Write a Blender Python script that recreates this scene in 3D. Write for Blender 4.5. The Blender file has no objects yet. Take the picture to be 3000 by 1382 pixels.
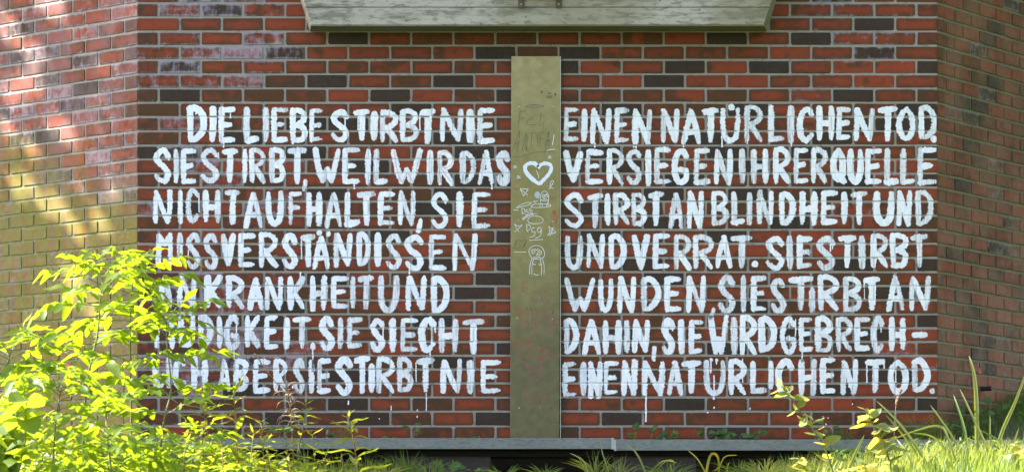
import bpy, math, random
import numpy as np
from mathutils import Vector, Matrix, noise as mnoise

random.seed(11)
rng = np.random.default_rng(5)
C = bpy.context.scene.collection
SC = bpy.context.scene

# ------------------------------------------------------------------ camera
D0 = 13000 / 495.0            # distance of the front wall plane (y = 0)
EYE = 1.6
HOR = 1850.0
cam = bpy.data.cameras.new('camera')
cam.sensor_width = 36.0
cam.lens = 13000 / 3000 * 36.0
cam.shift_x = 0.0
cam.shift_y = (HOR - 691.0) / 3000.0
cam.clip_start = 0.1
cam.clip_end = 900
co = bpy.data.objects.new('camera', cam)
C.objects.link(co)
co.location = (0, -D0, EYE)
co.rotation_euler = (math.radians(90), 0, 0)
cam.dof.use_dof = True
cam.dof.focus_distance = D0 - 0.1
cam.dof.aperture_fstop = 5.0
SC.camera = co

# ------------------------------------------------------------------ light
SUN_AZ = math.radians(13)     # how far behind the plane of the front wall the sun stands
SUN_EL = math.radians(40)
TO_SUN = Vector((-math.cos(SUN_AZ) * math.cos(SUN_EL), math.sin(SUN_AZ) * math.cos(SUN_EL), math.sin(SUN_EL)))
world = bpy.data.worlds.new('World')
SC.world = world
world.use_nodes = True
wn = world.node_tree
bg = wn.nodes['Background']
sky = wn.nodes.new('ShaderNodeTexSky')
sky.sky_type = 'NISHITA'
sky.sun_disc = False
sky.sun_elevation = SUN_EL
sky.sun_rotation = math.atan2(TO_SUN.x, TO_SUN.y)
sky.air_density = 1.0
sky.dust_density = 1.6
sky.ozone_density = 1.0
tint = wn.nodes.new('ShaderNodeMix'); tint.data_type = 'RGBA'; tint.blend_type = 'MULTIPLY'   # camera white balance
tint.inputs[0].default_value = 1.0; tint.inputs[7].default_value = (1.07, 0.97, 1.0, 1)
wn.links.new(sky.outputs[0], tint.inputs[6]); wn.links.new(tint.outputs[2], bg.inputs[0])
bg.inputs[1].default_value = 0.12
sl = bpy.data.lights.new('sun', 'SUN')
sl.energy = 4.6
sl.angle = math.radians(0.5)
sl.color = (1.0, 0.94, 0.84)
so = bpy.data.objects.new('sun', sl)
C.objects.link(so)
so.location = (-20, 5, 20)
so.rotation_euler = (-TO_SUN).to_track_quat('-Z', 'Y').to_euler()
SC.view_settings.view_transform = 'Standard'
SC.view_settings.look = 'None'
SC.view_settings.gamma = 1
SC.view_settings.exposure = 2.52
SC.view_settings.use_curve_mapping = False

# ------------------------------------------------------------------ helpers
def kk(Y):
    return (D0 + Y) / 13000.0
def P(px, py, Y=0.0):
    k = kk(Y)
    return Vector(((px - 1500) * k, Y, EYE + (HOR - py) * k))
def mesh_obj(name, verts, faces, mat=None, parent=None, smooth=False, loc=None):
    me = bpy.data.meshes.new(name)
    me.from_pydata([tuple(v) for v in verts], [], faces)
    if mat: me.materials.append(mat)
    if smooth:
        me.polygons.foreach_set('use_smooth', [True] * len(me.polygons))
    o = bpy.data.objects.new(name, me)
    C.objects.link(o)
    if parent: o.parent = parent
    if loc is not None: o.location = loc
    return o
def empty(name, loc=(0, 0, 0)):
    o = bpy.data.objects.new(name, None)
    o.empty_display_size = 0.1
    C.objects.link(o); o.location = loc
    return o
def tag(o, label=None, cat=None, group=None, kind=None):
    if label: o['label'] = label
    if cat: o['category'] = cat
    if group: o['group'] = group
    if kind: o['kind'] = kind
    return o
class MB:
    def __init__(s): s.v = []; s.f = []
    def quadring(s, a, b):
        n = len(a); o = len(s.v); s.v += list(a) + list(b)
        for i in range(n):
            j = (i + 1) % n
            s.f.append((o + i, o + j, o + n + j, o + n + i))
        return o
    def prism(s, poly, d):
        """poly list of Vectors, extruded by vector d, capped"""
        n = len(poly); o = len(s.v)
        s.v += [Vector(p) for p in poly] + [Vector(p) + d for p in poly]
        s.f.append(tuple(o + i for i in range(n)))
        s.f.append(tuple(o + n + i for i in reversed(range(n))))
        for i in range(n):
            j = (i + 1) % n
            s.f.append((o + j, o + i, o + n + i, o + n + j))
    def box(s, x0, x1, y0, y1, z0, z1):
        s.prism([Vector((x0, y0, z0)), Vector((x1, y0, z0)), Vector((x1, y0, z1)), Vector((x0, y0, z1))], Vector((0, y1 - y0, 0)))
    def bbox(s, x0, x1, y0, y1, z0, z1, b):
        """box with its front (y0) edges chamfered"""
        o = len(s.v)
        r = [[(x0 + b, y0, z0 + b), (x1 - b, y0, z0 + b), (x1 - b, y0, z1 - b), (x0 + b, y0, z1 - b)],
             [(x0, y0 + b, z0), (x1, y0 + b, z0), (x1, y0 + b, z1), (x0, y0 + b, z1)],
             [(x0, y1, z0), (x1, y1, z0), (x1, y1, z1), (x0, y1, z1)]]
        for q in r: s.v += [Vector(t) for t in q]
        s.f.append((o, o + 1, o + 2, o + 3))
        for k in (0, 4):
            for i in range(4):
                j = (i + 1) % 4
                s.f.append((o + k + j, o + k + i, o + k + 4 + i, o + k + 4 + j))
        s.f.append((o + 11, o + 10, o + 9, o + 8))
    def tube(s, pts, rad, n=5):
        rings = []
        for i, p in enumerate(pts):
            p = Vector(p)
            a = Vector(pts[max(i - 1, 0)]); b = Vector(pts[min(i + 1, len(pts) - 1)])
            t = (b - a).normalized()
            u = t.cross(Vector((0.13, 1, 0.21))).normalized(); w = t.cross(u)
            r = rad[i] if hasattr(rad, '__len__') else rad
            rings.append([p + (u * math.cos(2 * math.pi * q / n) + w * math.sin(2 * math.pi * q / n)) * r for q in range(n)])
        o = len(s.v)
        for r in rings: s.v += r
        for i in range(len(rings) - 1):
            for q in range(n):
                q2 = (q + 1) % n
                s.f.append((o + i * n + q, o + i * n + q2, o + (i + 1) * n + q2, o + (i + 1) * n + q))
        s.f.append(tuple(o + q for q in reversed(range(n))))
        s.f.append(tuple(o + (len(rings) - 1) * n + q for q in range(n)))
    def build(s, name, mat, parent=None, smooth=False):
        off = Vector((0, 0, 0))
        if parent:
            off = Vector(parent.location)
            if parent.parent: off = off + Vector(parent.parent.location)
        return mesh_obj(name, [v - off for v in s.v], s.f, mat, parent, smooth)

# ------------------------------------------------------------------ node helpers
def new_mat(name):
    m = bpy.data.materials.new(name); m.use_nodes = True
    nt = m.node_tree
    b = nt.nodes['Principled BSDF']
    return m, nt, b
def N(nt, typ, **kw):
    n = nt.nodes.new(typ)
    for k, v in kw.items():
        if k == 'ins':
            for kk_, vv in v.items(): n.inputs[kk_].default_value = vv
        else: setattr(n, k, v)
    return n
def L(nt, a, b): nt.links.new(a, b)
def mathn(nt, op, a, b=None, c=None, clamp=False):
    n = nt.nodes.new('ShaderNodeMath'); n.operation = op; n.use_clamp = clamp
    for i, x in enumerate((a, b, c)):
        if x is None: continue
        if isinstance(x, (int, float)): n.inputs[i].default_value = x
        else: nt.links.new(x, n.inputs[i])
    return n.outputs[0]
def mixc(nt, f, a, b, blend='MIX'):
    n = nt.nodes.new('ShaderNodeMix'); n.data_type = 'RGBA'; n.blend_type = blend
    for s_, x in ((n.inputs[0], f), (n.inputs[6], a), (n.inputs[7], b)):
        if isinstance(x, (int, float)): s_.default_value = x
        elif isinstance(x, tuple): s_.default_value = (x[0], x[1], x[2], 1)
        else: nt.links.new(x, s_)
    return n.outputs[2]
def ramp(nt, x, lo, hi, a=0.0, b=1.0, smooth=True):
    n = nt.nodes.new('ShaderNodeMapRange'); n.interpolation_type = 'SMOOTHSTEP' if smooth else 'LINEAR'
    nt.links.new(x, n.inputs[0])
    n.inputs[1].default_value = lo; n.inputs[2].default_value = hi
    n.inputs[3].default_value = a; n.inputs[4].default_value = b
    return n.outputs[0]
def noise(nt, scale, detail=3, rough=0.55, vec=None, stretch=None, dist=0.0, off=None):
    n = nt.nodes.new('ShaderNodeTexNoise')
    n.inputs['Scale'].default_value = scale; n.inputs['Detail'].default_value = detail
    n.inputs['Roughness'].default_value = rough; n.inputs['Distortion'].default_value = dist
    if vec is None:
        g = nt.nodes.new('ShaderNodeNewGeometry'); vec = g.outputs['Position']
    if stretch or off:
        mp = nt.nodes.new('ShaderNodeMapping')
        if stretch: mp.inputs['Scale'].default_value = stretch
        if off: mp.inputs['Location'].default_value = off
        nt.links.new(vec, mp.inputs[0]); vec = mp.outputs[0]
    nt.links.new(vec, n.inputs['Vector'])
    return n.outputs['Fac']
def bump(nt, b, h, strength=0.3, dist=0.002):
    n = nt.nodes.new('ShaderNodeBump'); n.inputs['Strength'].default_value = strength
    n.inputs['Distance'].default_value = dist
    nt.links.new(h, n.inputs['Height']); nt.links.new(n.outputs[0], b.inputs['Normal'])
def posxyz(nt):
    g = nt.nodes.new('ShaderNodeNewGeometry'); s = nt.nodes.new('ShaderNodeSeparateXYZ')
    nt.links.new(g.outputs['Position'], s.inputs[0]); return s.outputs

def overspray(nt, col, amt=0.86):
    """old yellow spray paint that covers the lower part of the left-hand wall"""
    x, y, z = posxyz(nt)
    big = noise(nt, 1.6, 2, 0.5)
    strk = noise(nt, 26, 3, 0.6, stretch=(1, 1, 0.12))
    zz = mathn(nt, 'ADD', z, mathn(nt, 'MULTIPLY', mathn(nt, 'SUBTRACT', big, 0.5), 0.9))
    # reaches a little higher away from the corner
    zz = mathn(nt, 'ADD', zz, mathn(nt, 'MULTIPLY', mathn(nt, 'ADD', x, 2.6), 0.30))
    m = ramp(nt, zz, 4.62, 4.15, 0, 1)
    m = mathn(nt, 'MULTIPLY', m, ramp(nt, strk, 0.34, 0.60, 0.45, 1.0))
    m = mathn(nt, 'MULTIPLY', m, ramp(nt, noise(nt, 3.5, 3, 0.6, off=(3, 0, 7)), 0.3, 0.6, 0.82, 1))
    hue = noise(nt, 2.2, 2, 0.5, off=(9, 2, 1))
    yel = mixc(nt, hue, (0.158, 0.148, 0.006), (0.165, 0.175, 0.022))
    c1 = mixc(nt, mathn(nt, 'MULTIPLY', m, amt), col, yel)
    # fine yellow droplets
    v = nt.nodes.new('ShaderNodeTexVoronoi'); v.inputs['Scale'].default_value = 95
    g = nt.nodes.new('ShaderNodeNewGeometry'); L(nt, g.outputs['Position'], v.inputs['Vector'])
    sp = ramp(nt, v.outputs['Distance'], 0.22, 0.12, 0, 1)
    reg = mathn(nt, 'MULTIPLY', ramp(nt, z, 4.95, 4.55, 0, 1), ramp(nt, x, -2.85, -2.45, 0, 1))
    reg = mathn(nt, 'MULTIPLY', reg, ramp(nt, noise(nt, 7, 2, 0.6, off=(1, 5, 2)), 0.45, 0.62, 0, 1))
    return mixc(nt, mathn(nt, 'MULTIPLY', sp, mathn(nt, 'MULTIPLY', reg, 0.8)), c1, (0.62, 0.42, 0.03))

def brick_mat(name, spray=False, mossy=0.0):
    m, nt, b = new_mat(name)
    at = N(nt, 'ShaderNodeAttribute', attribute_name='tone')
    sp = nt.nodes.new('ShaderNodeSeparateColor'); L(nt, at.outputs['Color'], sp.inputs[0])
    dark, brown, effl = sp.outputs
    rnd = at.outputs['Alpha']
    uv = N(nt, 'ShaderNodeAttribute', attribute_name='buv')
    su = nt.nodes.new('ShaderNodeSeparateXYZ'); L(nt, uv.outputs['Vector'], su.inputs[0])
    u, v = su.outputs[0], su.outputs[1]            # metres from the nearest end / bed face
    g = nt.nodes.new('ShaderNodeNewGeometry')
    cmb = nt.nodes.new('ShaderNodeCombineXYZ'); L(nt, mathn(nt, 'MULTIPLY', rnd, 37.0), cmb.inputs[1])
    va = nt.nodes.new('ShaderNodeVectorMath'); va.operation = 'ADD'
    L(nt, g.outputs['Position'], va.inputs[0]); L(nt, cmb.outputs[0], va.inputs[1])
    vec = va.outputs[0]
    n1 = noise(nt, 11, 2, 0.5, vec=vec)
    n2 = noise(nt, 38, 3, 0.6, vec=vec)
    n3 = noise(nt, 240, 2, 0.6, vec=vec)
    red = mixc(nt, n2, (0.215, 0.036, 0.013), (0.325, 0.058, 0.020))
    red = mixc(nt, ramp(nt, rnd, 0, 1, 0, 0.45, False), red, (0.165, 0.030, 0.013))
    brn = mixc(nt, n2, (0.070, 0.030, 0.010), (0.105, 0.040, 0.013))
    edge = mathn(nt, 'MINIMUM', mathn(nt, 'MULTIPLY', u, 0.75), v)
    ed = mathn(nt, 'ADD', edge, mathn(nt, 'MULTIPLY', mathn(nt, 'SUBTRACT', n1, 0.5), 0.045))
    em = ramp(nt, ed, 0.026, 0.003, 0, 0.9)
    bm = mathn(nt, 'MAXIMUM', mathn(nt, 'MULTIPLY', em, ramp(nt, rnd, 0.15, 0.6, 0.35, 1)),
               ramp(nt, mathn(nt, 'ADD', n1, mathn(nt, 'MULTIPLY', brown, 0.55)), 0.62, 0.86, 0, 1))
    col = mixc(nt, bm, red, brn)
    drk = mixc(nt, n1, (0.026, 0.018, 0.012), (0.050, 0.031, 0.019))
    col = mixc(nt, dark, col, drk)
    # lilac-white efflorescence, streaky, strongest by the edges
    n4 = noise(nt, 20, 4, 0.62, vec=vec, off=(5, 3, 8))
    n5 = noise(nt, 70, 3, 0.6, vec=vec, stretch=(1, 1, 0.18))
    e = mathn(nt, 'ADD', mathn(nt, 'MULTIPLY', n4, 0.75), mathn(nt, 'MULTIPLY', n5, 0.30))
    e = mathn(nt, 'ADD', e, ramp(nt, v, 0.016, 0.0, 0, 0.16))
    e = mathn(nt, 'ADD', e, mathn(nt, 'MULTIPLY', mathn(nt, 'SUBTRACT', effl, 1.0), 0.48))
    ef = ramp(nt, e, 0.37, 0.68, 0, 0.72)
    col = mixc(nt, ef, col, (0.37, 0.31, 0.36))
    # sharp pale flecks
    fl = ramp(nt, noise(nt, 130, 1, 0.5, vec=vec, off=(2, 2, 2)), 0.755, 0.79, 0, 0.5)
    col = mixc(nt, fl, col, (0.42, 0.38, 0.36))
    if mossy:
        col = mixc(nt, ramp(nt, noise(nt, 5, 4, 0.6, stretch=(1, 1, 0.5)), 0.4, 0.75, 0.0, 0.22 * mossy), col, (0.10, 0.085, 0.035))
        col = mixc(nt, ramp(nt, noise(nt, 3.0, 2, 0.5, off=(4, 1, 2)), 0.38, 0.60, 0.05, 0.45), col, (0.34, 0.15, 0.09))
    if spray:
        col = mixc(nt, ramp(nt, noise(nt, 4.5, 4, 0.65, stretch=(1, 1, .7)), 0.34, 0.66, 0.0, 0.42), col, (0.22, 0.15, 0.17))
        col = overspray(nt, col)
    L(nt, col, b.inputs['Base Color'])
    L(nt, ramp(nt, n2, 0.3, 0.7, 0.42, 0.72), b.inputs['Roughness'])
    b.inputs['Specular IOR Level'].default_value = 0.18
    pit = ramp(nt, noise(nt, 75, 3, 0.7, vec=vec, off=(8, 1, 4)), 0.66, 0.72, 0, 1)
    h = mathn(nt, 'ADD', mathn(nt, 'MULTIPLY', n2, 0.8), mathn(nt, 'MULTIPLY', n3, 0.4))
    h = mathn(nt, 'SUBTRACT', h, mathn(nt, 'MULTIPLY', pit, 0.9))
    bump(nt, b, h, 0.5, 0.0022)
    return m
def mortar_mat(name, spray=False, green=0.0):
    m, nt, b = new_mat(name)
    n1 = noise(nt, 9, 4, 0.6); n2 = noise(nt, 160, 3, 0.6)
    col = mixc(nt, n1, (0.25, 0.225, 0.19), (0.38, 0.34, 0.30))
    col = mixc(nt, ramp(nt, n2, 0.3, 0.7, 0, 0.3), col, (0.18, 0.17, 0.14))
    col = mixc(nt, ramp(nt, noise(nt, 22, 3, 0.7, off=(3, 3, 3)), 0.55, 0.68, 0, 0.6), col, (0.13, 0.12, 0.095))
    if green: col = mixc(nt, ramp(nt, noise(nt, 6, 3, 0.6), 0.25, 0.65, 0.25 * green, 0.75 * green), col, (0.175, 0.165, 0.08))
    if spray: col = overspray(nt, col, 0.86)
    L(nt, col, b.inputs['Base Color'])
    b.inputs['Roughness'].default_value = 0.92
    bump(nt, b, mathn(nt, 'ADD', n2, mathn(nt, 'MULTIPLY', noise(nt, 45, 3, 0.6), 1.2)), 0.6, 0.003)
    return m
M_BRICK = brick_mat('clinker_brick')
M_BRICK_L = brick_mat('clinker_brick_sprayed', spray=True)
M_BRICK_R = brick_mat('clinker_brick_mossy', mossy=1.0)
M_MORT = mortar_mat('mortar')
M_MORT_L = mortar_mat('mortar_sprayed', spray=True)
M_MORT_R = mortar_mat('mortar_mossy', green=1.0)

# ------------------------------------------------------------------ courses
KN = [(-3, -116), (0, 9.5), (3, 134.5), (7, 301), (10, 426), (13, 549), (16, 672.5), (19, 796), (22, 919.5),
      (25, 1040.5), (28, 1162.5), (29, 1204), (30, 1247), (36, 1493)]
def Lc(k):
    return float(np.interp(k, [a for a, _ in KN], [b for _, b in KN]))
def zc(k): return EYE + (HOR - Lc(k)) / 495.0
XL = (403 - 1500) / 495.0
XR = (2746 - 1500) / 495.0
JV = 7.2 / 495 / 2       # half vertical joint
JH = 7.0 / 495 / 2       # half bed joint
def rows():
    return range(-3, 31)
def front_bricks(k):
    """list of (index, x0, x1)"""
    W = XR - XL
    out = []
    if k % 2:   # odd: full stretchers
        p = W / 19
        for i in range(19):
            a = XL + p * i + (JV if i else 0.001); b_ = XL + p * (i + 1) - (JV if i < 18 else 0.001)
            out.append((i, a, b_))
    else:
        p = W / 19
        out.append((0, XL + 0.001, XL + p / 2 - JV))
        for i in range(1, 19):
            out.append((i, XL + p * (i - .5) + JV, XL + p * (i + .5) - JV))
        out.append((19, XL + p * 18.5 + JV, XR - 0.001))
    return out
TONES = {
 -1: 'RGPRRRRRRRRRRRRRGRR',
 0: 'MPGpRRRRRRRRRRRRPPpM',
 1: 'RRRRRRRRRRRRRRRRpDR',
 2: 'MpRPRKRrrBRRrRKRDPPM',
 3: 'pPWGRrRrKBKrRrRRpGR',
 4: 'MGRpRrRRrMDRRDRKRppD',
 5: 'ppPMDRrDRRRRDRRpppR',
 6: 'MDrBrRDRBDMrrrBRPDpM',
 7: 'BrrRRRDRRRRDrBDRRrD',
 8: 'MPMrDDRRrRBrrRRMpBDD',
 9: 'rRDRRBRDrRRrRDMRDRr',
 10: 'DGRRDRRRDMBDrRDRDRRD',
 11: 'RPpprDRRRRBDRRDRRpR',
 12: 'MBPBRRrBDDMRrDRRrKPD',
 13: 'RrrpDRBDRRRrDRDrDRR',
 14: 'PDRPRrBKRMBDrRBRrpMB',
 15: 'rRMRBRrrRRrRDRRKRrB',
 16: 'MRRrrRDRrDrDRRDRRRpM',
 17: 'pMBpBRRrRDDRRRRrRrR',
 18: 'MrrDRrRDrDMRDrBrRDRD',
 19: 'MPMpDRMRDDBrDRRrrBR',
 20: 'MGPrBRRrDMBrRRRrRrDM',
 21: 'MppKRrrRRRRrrRDMPrp',
 22: 'rRMDRrrKrMMrrRRRrrRD',
 23: 'MPPMRrrRRRRDrrRDrDp',
 24: 'MMPMPrRRrDMrrRDRRMPM',
 25: 'PPGPMrrDRRrRRrrRMDP',
 26: 'MPMMMDRMRMMDrRrrRMDR',
 27: 'MPKMMrRrrDRMRrMRKRR',
 28: 'MMMRMDRMRMMrRKrRRRMK',
 29: 'MMMDMDMRKRRDRMRRMMR',
 30: 'MRMRMRRMrRMRRRDrRMMM',
}
TV = {'R': (0, .15, .18), 'r': (0, .45, .12), 'B': (.10, .80, .12), 'M': (.34, .50, .34), 'D': (.93, .5, .12), 'K': (1.0, .2, .06),
      'G': (.9, .3, .74), 'P': (.05, .2, .76), 'p': (0, .2, .58), 'W': (.05, .1, .98)}
def tone(ch, X, Z):
    d, br, e = TV[ch]
    if X > -0.9: e = e * (0.45 if X < 1.1 else 0.8)
    e += 0.08 * max(0, min(1, (-1.15 - X) / 0.8)) * max(0, min(1, (Z - 4.05) / 0.5))
    e += 0.16 * max(0, min(1, (-0.7 - X) / 0.9)) * max(0, min(1, (3.75 - Z) / 0.4))
    if d == 0: d = random.uniform(0, .12)
    return (d, min(1, br + random.uniform(-.1, .15)), min(1.15, max(0, e + random.uniform(-.06, .06))), random.random())
def brick_geo(w, h, jit=0.0016, proud=0.0):
    """outline with knocked corners; front face at y=-0.002-proud, back at y=+0.012"""
    c = random.uniform(0.002, 0.007)
    pts = []
    for (sx, sz) in ((0, 0), (1, 0), (1, 1), (0, 1)):
        cx, cz = sx * w, sz * h
        dx = c if sx == 0 else -c; dz = c if sz == 0 else -c
        cc = random.uniform(.5, 1.5)
        a = (cx + dx * cc, cz); b_ = (cx, cz + dz * cc)
        pr = [a, b_] if (sx, sz) in ((1, 0), (0, 1)) else [b_, a]
        pts += pr
    pts = [(x + random.uniform(-jit, jit), z + random.uniform(-jit, jit)) for x, z in pts]
    bev = 0.0022
    fy = -0.002 - proud
    V = []
    for x, z in pts:
        ix = x + (bev if x < w / 2 else -bev); iz = z + (bev if z < h / 2 else -bev)
        V.append((ix, fy, iz))
    for x, z in pts: V.append((x, fy + 0.0018, z))
    for x, z in pts: V.append((x, 0.012, z))
    n = 8
    F = [tuple(range(n))]
    for k in (0, n):
        for i in range(n):
            j = (i + 1) % n
            F.append((k + j, k + i, k + n + i, k + n + j))
    uv = []
    for x, y, z in V:
        uv.append((x, z))
    return V, F, w, h
def brick_mesh(name, items, mat):
    """items: list of (matrix, V, F, w, h, tone)"""
    verts, faces, tn, uvs = [], [], [], []
    for M_, V, F, w, h, t in items:
        o = len(verts)
        verts += [tuple(M_ @ Vector(v)) for v in V]
        faces += [tuple(o + i for i in f) for f in F]
        tn += [t] * len(V)
        uvs += [(v[0], v[2], w, h) for v in V]
    return verts, faces, tn, uvs
def make_brick_obj(name, items, mat, parent):
    # the distance-to-edge attribute needs an inner vertex: the front face gets a grid of 2 x 6 inner points
    verts, faces, tn, uv = [], [], [], []
    for M_, V, F, w, h, t in items:
        o = len(verts)
        V2 = list(V); n = 8
        fy = V[0][1]
        q = min(0.03, w * .3)
        inner = [(q, h * .42), (w - q, h * .42), (w - q, h * .58), (q, h * .58)]
        io = len(V2)
        V2 += [(x, fy, z) for x, z in inner]
        # order of outline: (0,c)(c,0) (w-c,0)(w,c) (w,h-c)(w-c,h) (c,h)(0,h-c)
        F2 = [(0, 1, io), (1, 2, io + 1, io), (2, 3, io + 1), (3, 4, io + 2, io + 1), (4, 5, io + 2), (5, 6, io + 3, io + 2),
              (6, 7, io + 3), (7, 0, io, io + 3), (io, io + 1, io + 2, io + 3)] + list(F[1:])
        verts += [tuple(M_ @ Vector(v)) for v in V2]
        faces += [tuple(o + i for i in f) for f in F2]
        tn += [t] * len(V2)
        uv += [(max(0, min(x, w - x)), max(0, min(z, h - z)), 0) for x, y, z in V2]
    me = bpy.data.meshes.new(name)
    me.from_pydata(verts, [], faces)
    me.materials.append(mat)
    a = me.attributes.new('tone', 'FLOAT_COLOR', 'POINT')
    a.data.foreach_set('color', [c for t in tn for c in t])
    a = me.attributes.new('buv', 'FLOAT_VECTOR', 'POINT')
    a.data.foreach_set('vector', [c for t in uv for c in t])
    ob = bpy.data.objects.new(name, me); C.objects.link(ob); ob.parent = parent
    return ob
Z0, Z1 = zc(32), 8.2

def wall_thing(name, label, px, poly, mmat):
    w = empty(name, px); tag(w, label, 'wall')
    b_ = MB(); zf = zc(31) - .02; b_.prism([Vector((x, y, zf)) for x, y in poly], Vector((0, 0, Z1 - zf)))
    b_.build('mortar', mmat, w)
    return w
AR = math.radians(60.7); AL = math.radians(46.5)
dR = Vector((math.cos(AR), math.sin(AR), 0)); dL = Vector((-math.cos(AL), math.sin(AL), 0))
RE = 0.0035   # mortar recess
WL = 3.6
front = wall_thing('brick_wall', 'front brick wall painted with seven lines of white capital letters either side of a metal plate', (0, 0, 2.3),
                   [(XL + .002, RE), (XR - .002, RE), (XR - .12, .3), (XL + .12, .3)], M_MORT)
nR = Vector((dR.y, -dR.x, 0)); nL = Vector((-dL.y, dL.x, 0))
if nL.y > 0: nL = -nL
if nR.y > 0: nR = -nR
cR = Vector((XR, 0, 0)); cL = Vector((XL, 0, 0))
def pl(v): return (v.x, v.y)
right = wall_thing('brick_wall', 'dark mossy brick wall receding at the right, without lettering', (XR + .5, .8, 2.3),
                   [pl(cR + dR * .002 - nR * RE), pl(cR + dR * WL - nR * RE), pl(cR + dR * WL - nR * .3), pl(cR + dR * .1 - nR * .3)], M_MORT_R)
left = wall_thing('brick_wall', 'sun flecked brick wall receding at the left, hazed with old yellow spray paint', (XL - .5, .5, 2.3),
                  [pl(cL + dL * .002 - nL * RE), pl(cL + dL * WL - nL * RE), pl(cL + dL * WL - nL * .3), pl(cL + dL * .1 - nL * .3)], M_MORT_L)

def spiced(z): return z
cand = []
stuffs = []
for k in rows():
    z1 = zc(k) - JH; z0 = zc(k + 1) + JH
    ts = TONES.get(k)
    for (i, a, b_) in front_bricks(k):
        ch = ts[i] if ts and i < len(ts) else random.choice('RRrrRDRMp')
        V, F, w, h = brick_geo(b_ - a, z1 - z0, proud=random.uniform(-.0006, .0010))
        t = tone(ch, (a + b_) / 2, (z0 + z1) / 2)
        Mx = Matrix.Translation((a, 0, z0)) @ Matrix.Rotation(random.gauss(0, .0012), 4, 'Y')
        hidden = (i == 9) or k < -1 or k > 29
        full = (b_ - a) > .2
        clear = k < 7 or k > 27
        if full and not hidden: cand.append((0 if clear else 1, abs((a + b_) / 2) * .3 + abs(k - 13) * .05, (Mx, V, F, w, h, t)))
        else: stuffs.append((Mx, V, F, w, h, t))
cand.sort(key=lambda c: (c[0], c[1]))
foff = Matrix.Translation(-Vector(front.location))
for n_, (_, _, it) in enumerate(cand):
    if n_ < 300:
        Mx = it[0]
        o = make_brick_obj('brick', [(Matrix.Identity(4),) + it[1:]], M_BRICK, front)
        o.matrix_local = foff @ Mx
    else: stuffs.append(it)
o = make_brick_obj('bricks', [(foff @ it[0],) + it[1:] for it in stuffs], M_BRICK, front)
tag(o, kind='stuff')

def wing(wall, c, d, nrm, sign, mat, ncol, tones, lilac):
    """courses of a receding wall; sign=+1: runs to the right"""
    ang = math.atan2(d.y, d.x) if sign > 0 else math.atan2(-d.y, -d.x)
    woff = Matrix.Translation(-Vector(wall.location))
    pth = 0.2498
    far = []
    for k in rows():
        z1 = zc(k) - JH; z0 = zc(k + 1) + JH
        half = (k % 2 != 0)
        s = 0.0; i = 0
        while i < ncol:
            ln = pth / 2 if (half and i == 0) else pth
            s0 = s + (JV if i else .001); s1 = s + ln - JV
            V, F, w, h = brick_geo(s1 - s0, z1 - z0, proud=random.uniform(-.0008, .0016))
            ss = s0 if sign > 0 else -s1
            ch = tones.get((k, i)) or random.choices(*lilac(k, i))[0]
            d_, br, e = TV[ch]
            t = (min(1, d_ + random.uniform(0, .08)), br, max(0, e + random.uniform(-.06, .08)), random.random())
            Mx = woff @ Matrix.Translation(c) @ Matrix.Rotation(ang, 4, 'Z') @ Matrix.Translation((ss, 0, z0))
            if -2 < k < 30 and i < 7:
                o = make_brick_obj('brick', [(Matrix.Identity(4), V, F, w, h, t)], mat, wall); o.matrix_local = Mx
            else: far.append((Mx, V, F, w, h, t))
            s += ln; i += 1
    o = make_brick_obj('bricks', far, mat, wall); tag(o, kind='stuff')
darkR = {(2, 2): 'G', (0, 3): 'D', (5, 3): 'G', (6, 1): 'D', (7, 1): 'G', (7, 2): 'G', (10, 2): 'D', (10, 3): 'G', (12, 1): 'K', (12, 3): 'G', (14, 4): 'G', (16, 3): 'G', (16, 4): 'G',
         (17, 1): 'K', (17, 2): 'r', (18, 3): 'D', (20, 5): 'K', (21, 1): 'K', (22, 4): 'D', (22, 2): 'K', (23, 3): 'D', (24, 2): 'D', (25, 3): 'K', (26, 4): 'D', (28, 1): 'K', (20, 6): 'K', (4, 5): 'K'}
wing(right, cR, dR, nR, 1, M_BRICK_R, 13, darkR, lambda k, i: ('rRBDG', (4, 7, 1.0, .5, .3)))
darkL = {(1, 0): 'M', (3, 0): 'M', (5, 0): 'M', (7, 0): 'M', (2, 3): 'G', (0, 4): 'G', (2, 4): 'G', (4, 1): 'R', (5, 2): 'K', (4, 3): 'G', (6, 2): 'G', (6, 5): 'G', (8, 4): 'G', (8, 3): 'D'}
wing(left, cL, dL, nL, -1, M_BRICK_L, 13, darkL, lambda k, i: ('PpWRMG', (4, 5, .4, 3 if k < 9 else 5, .2, .35)))

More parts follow.
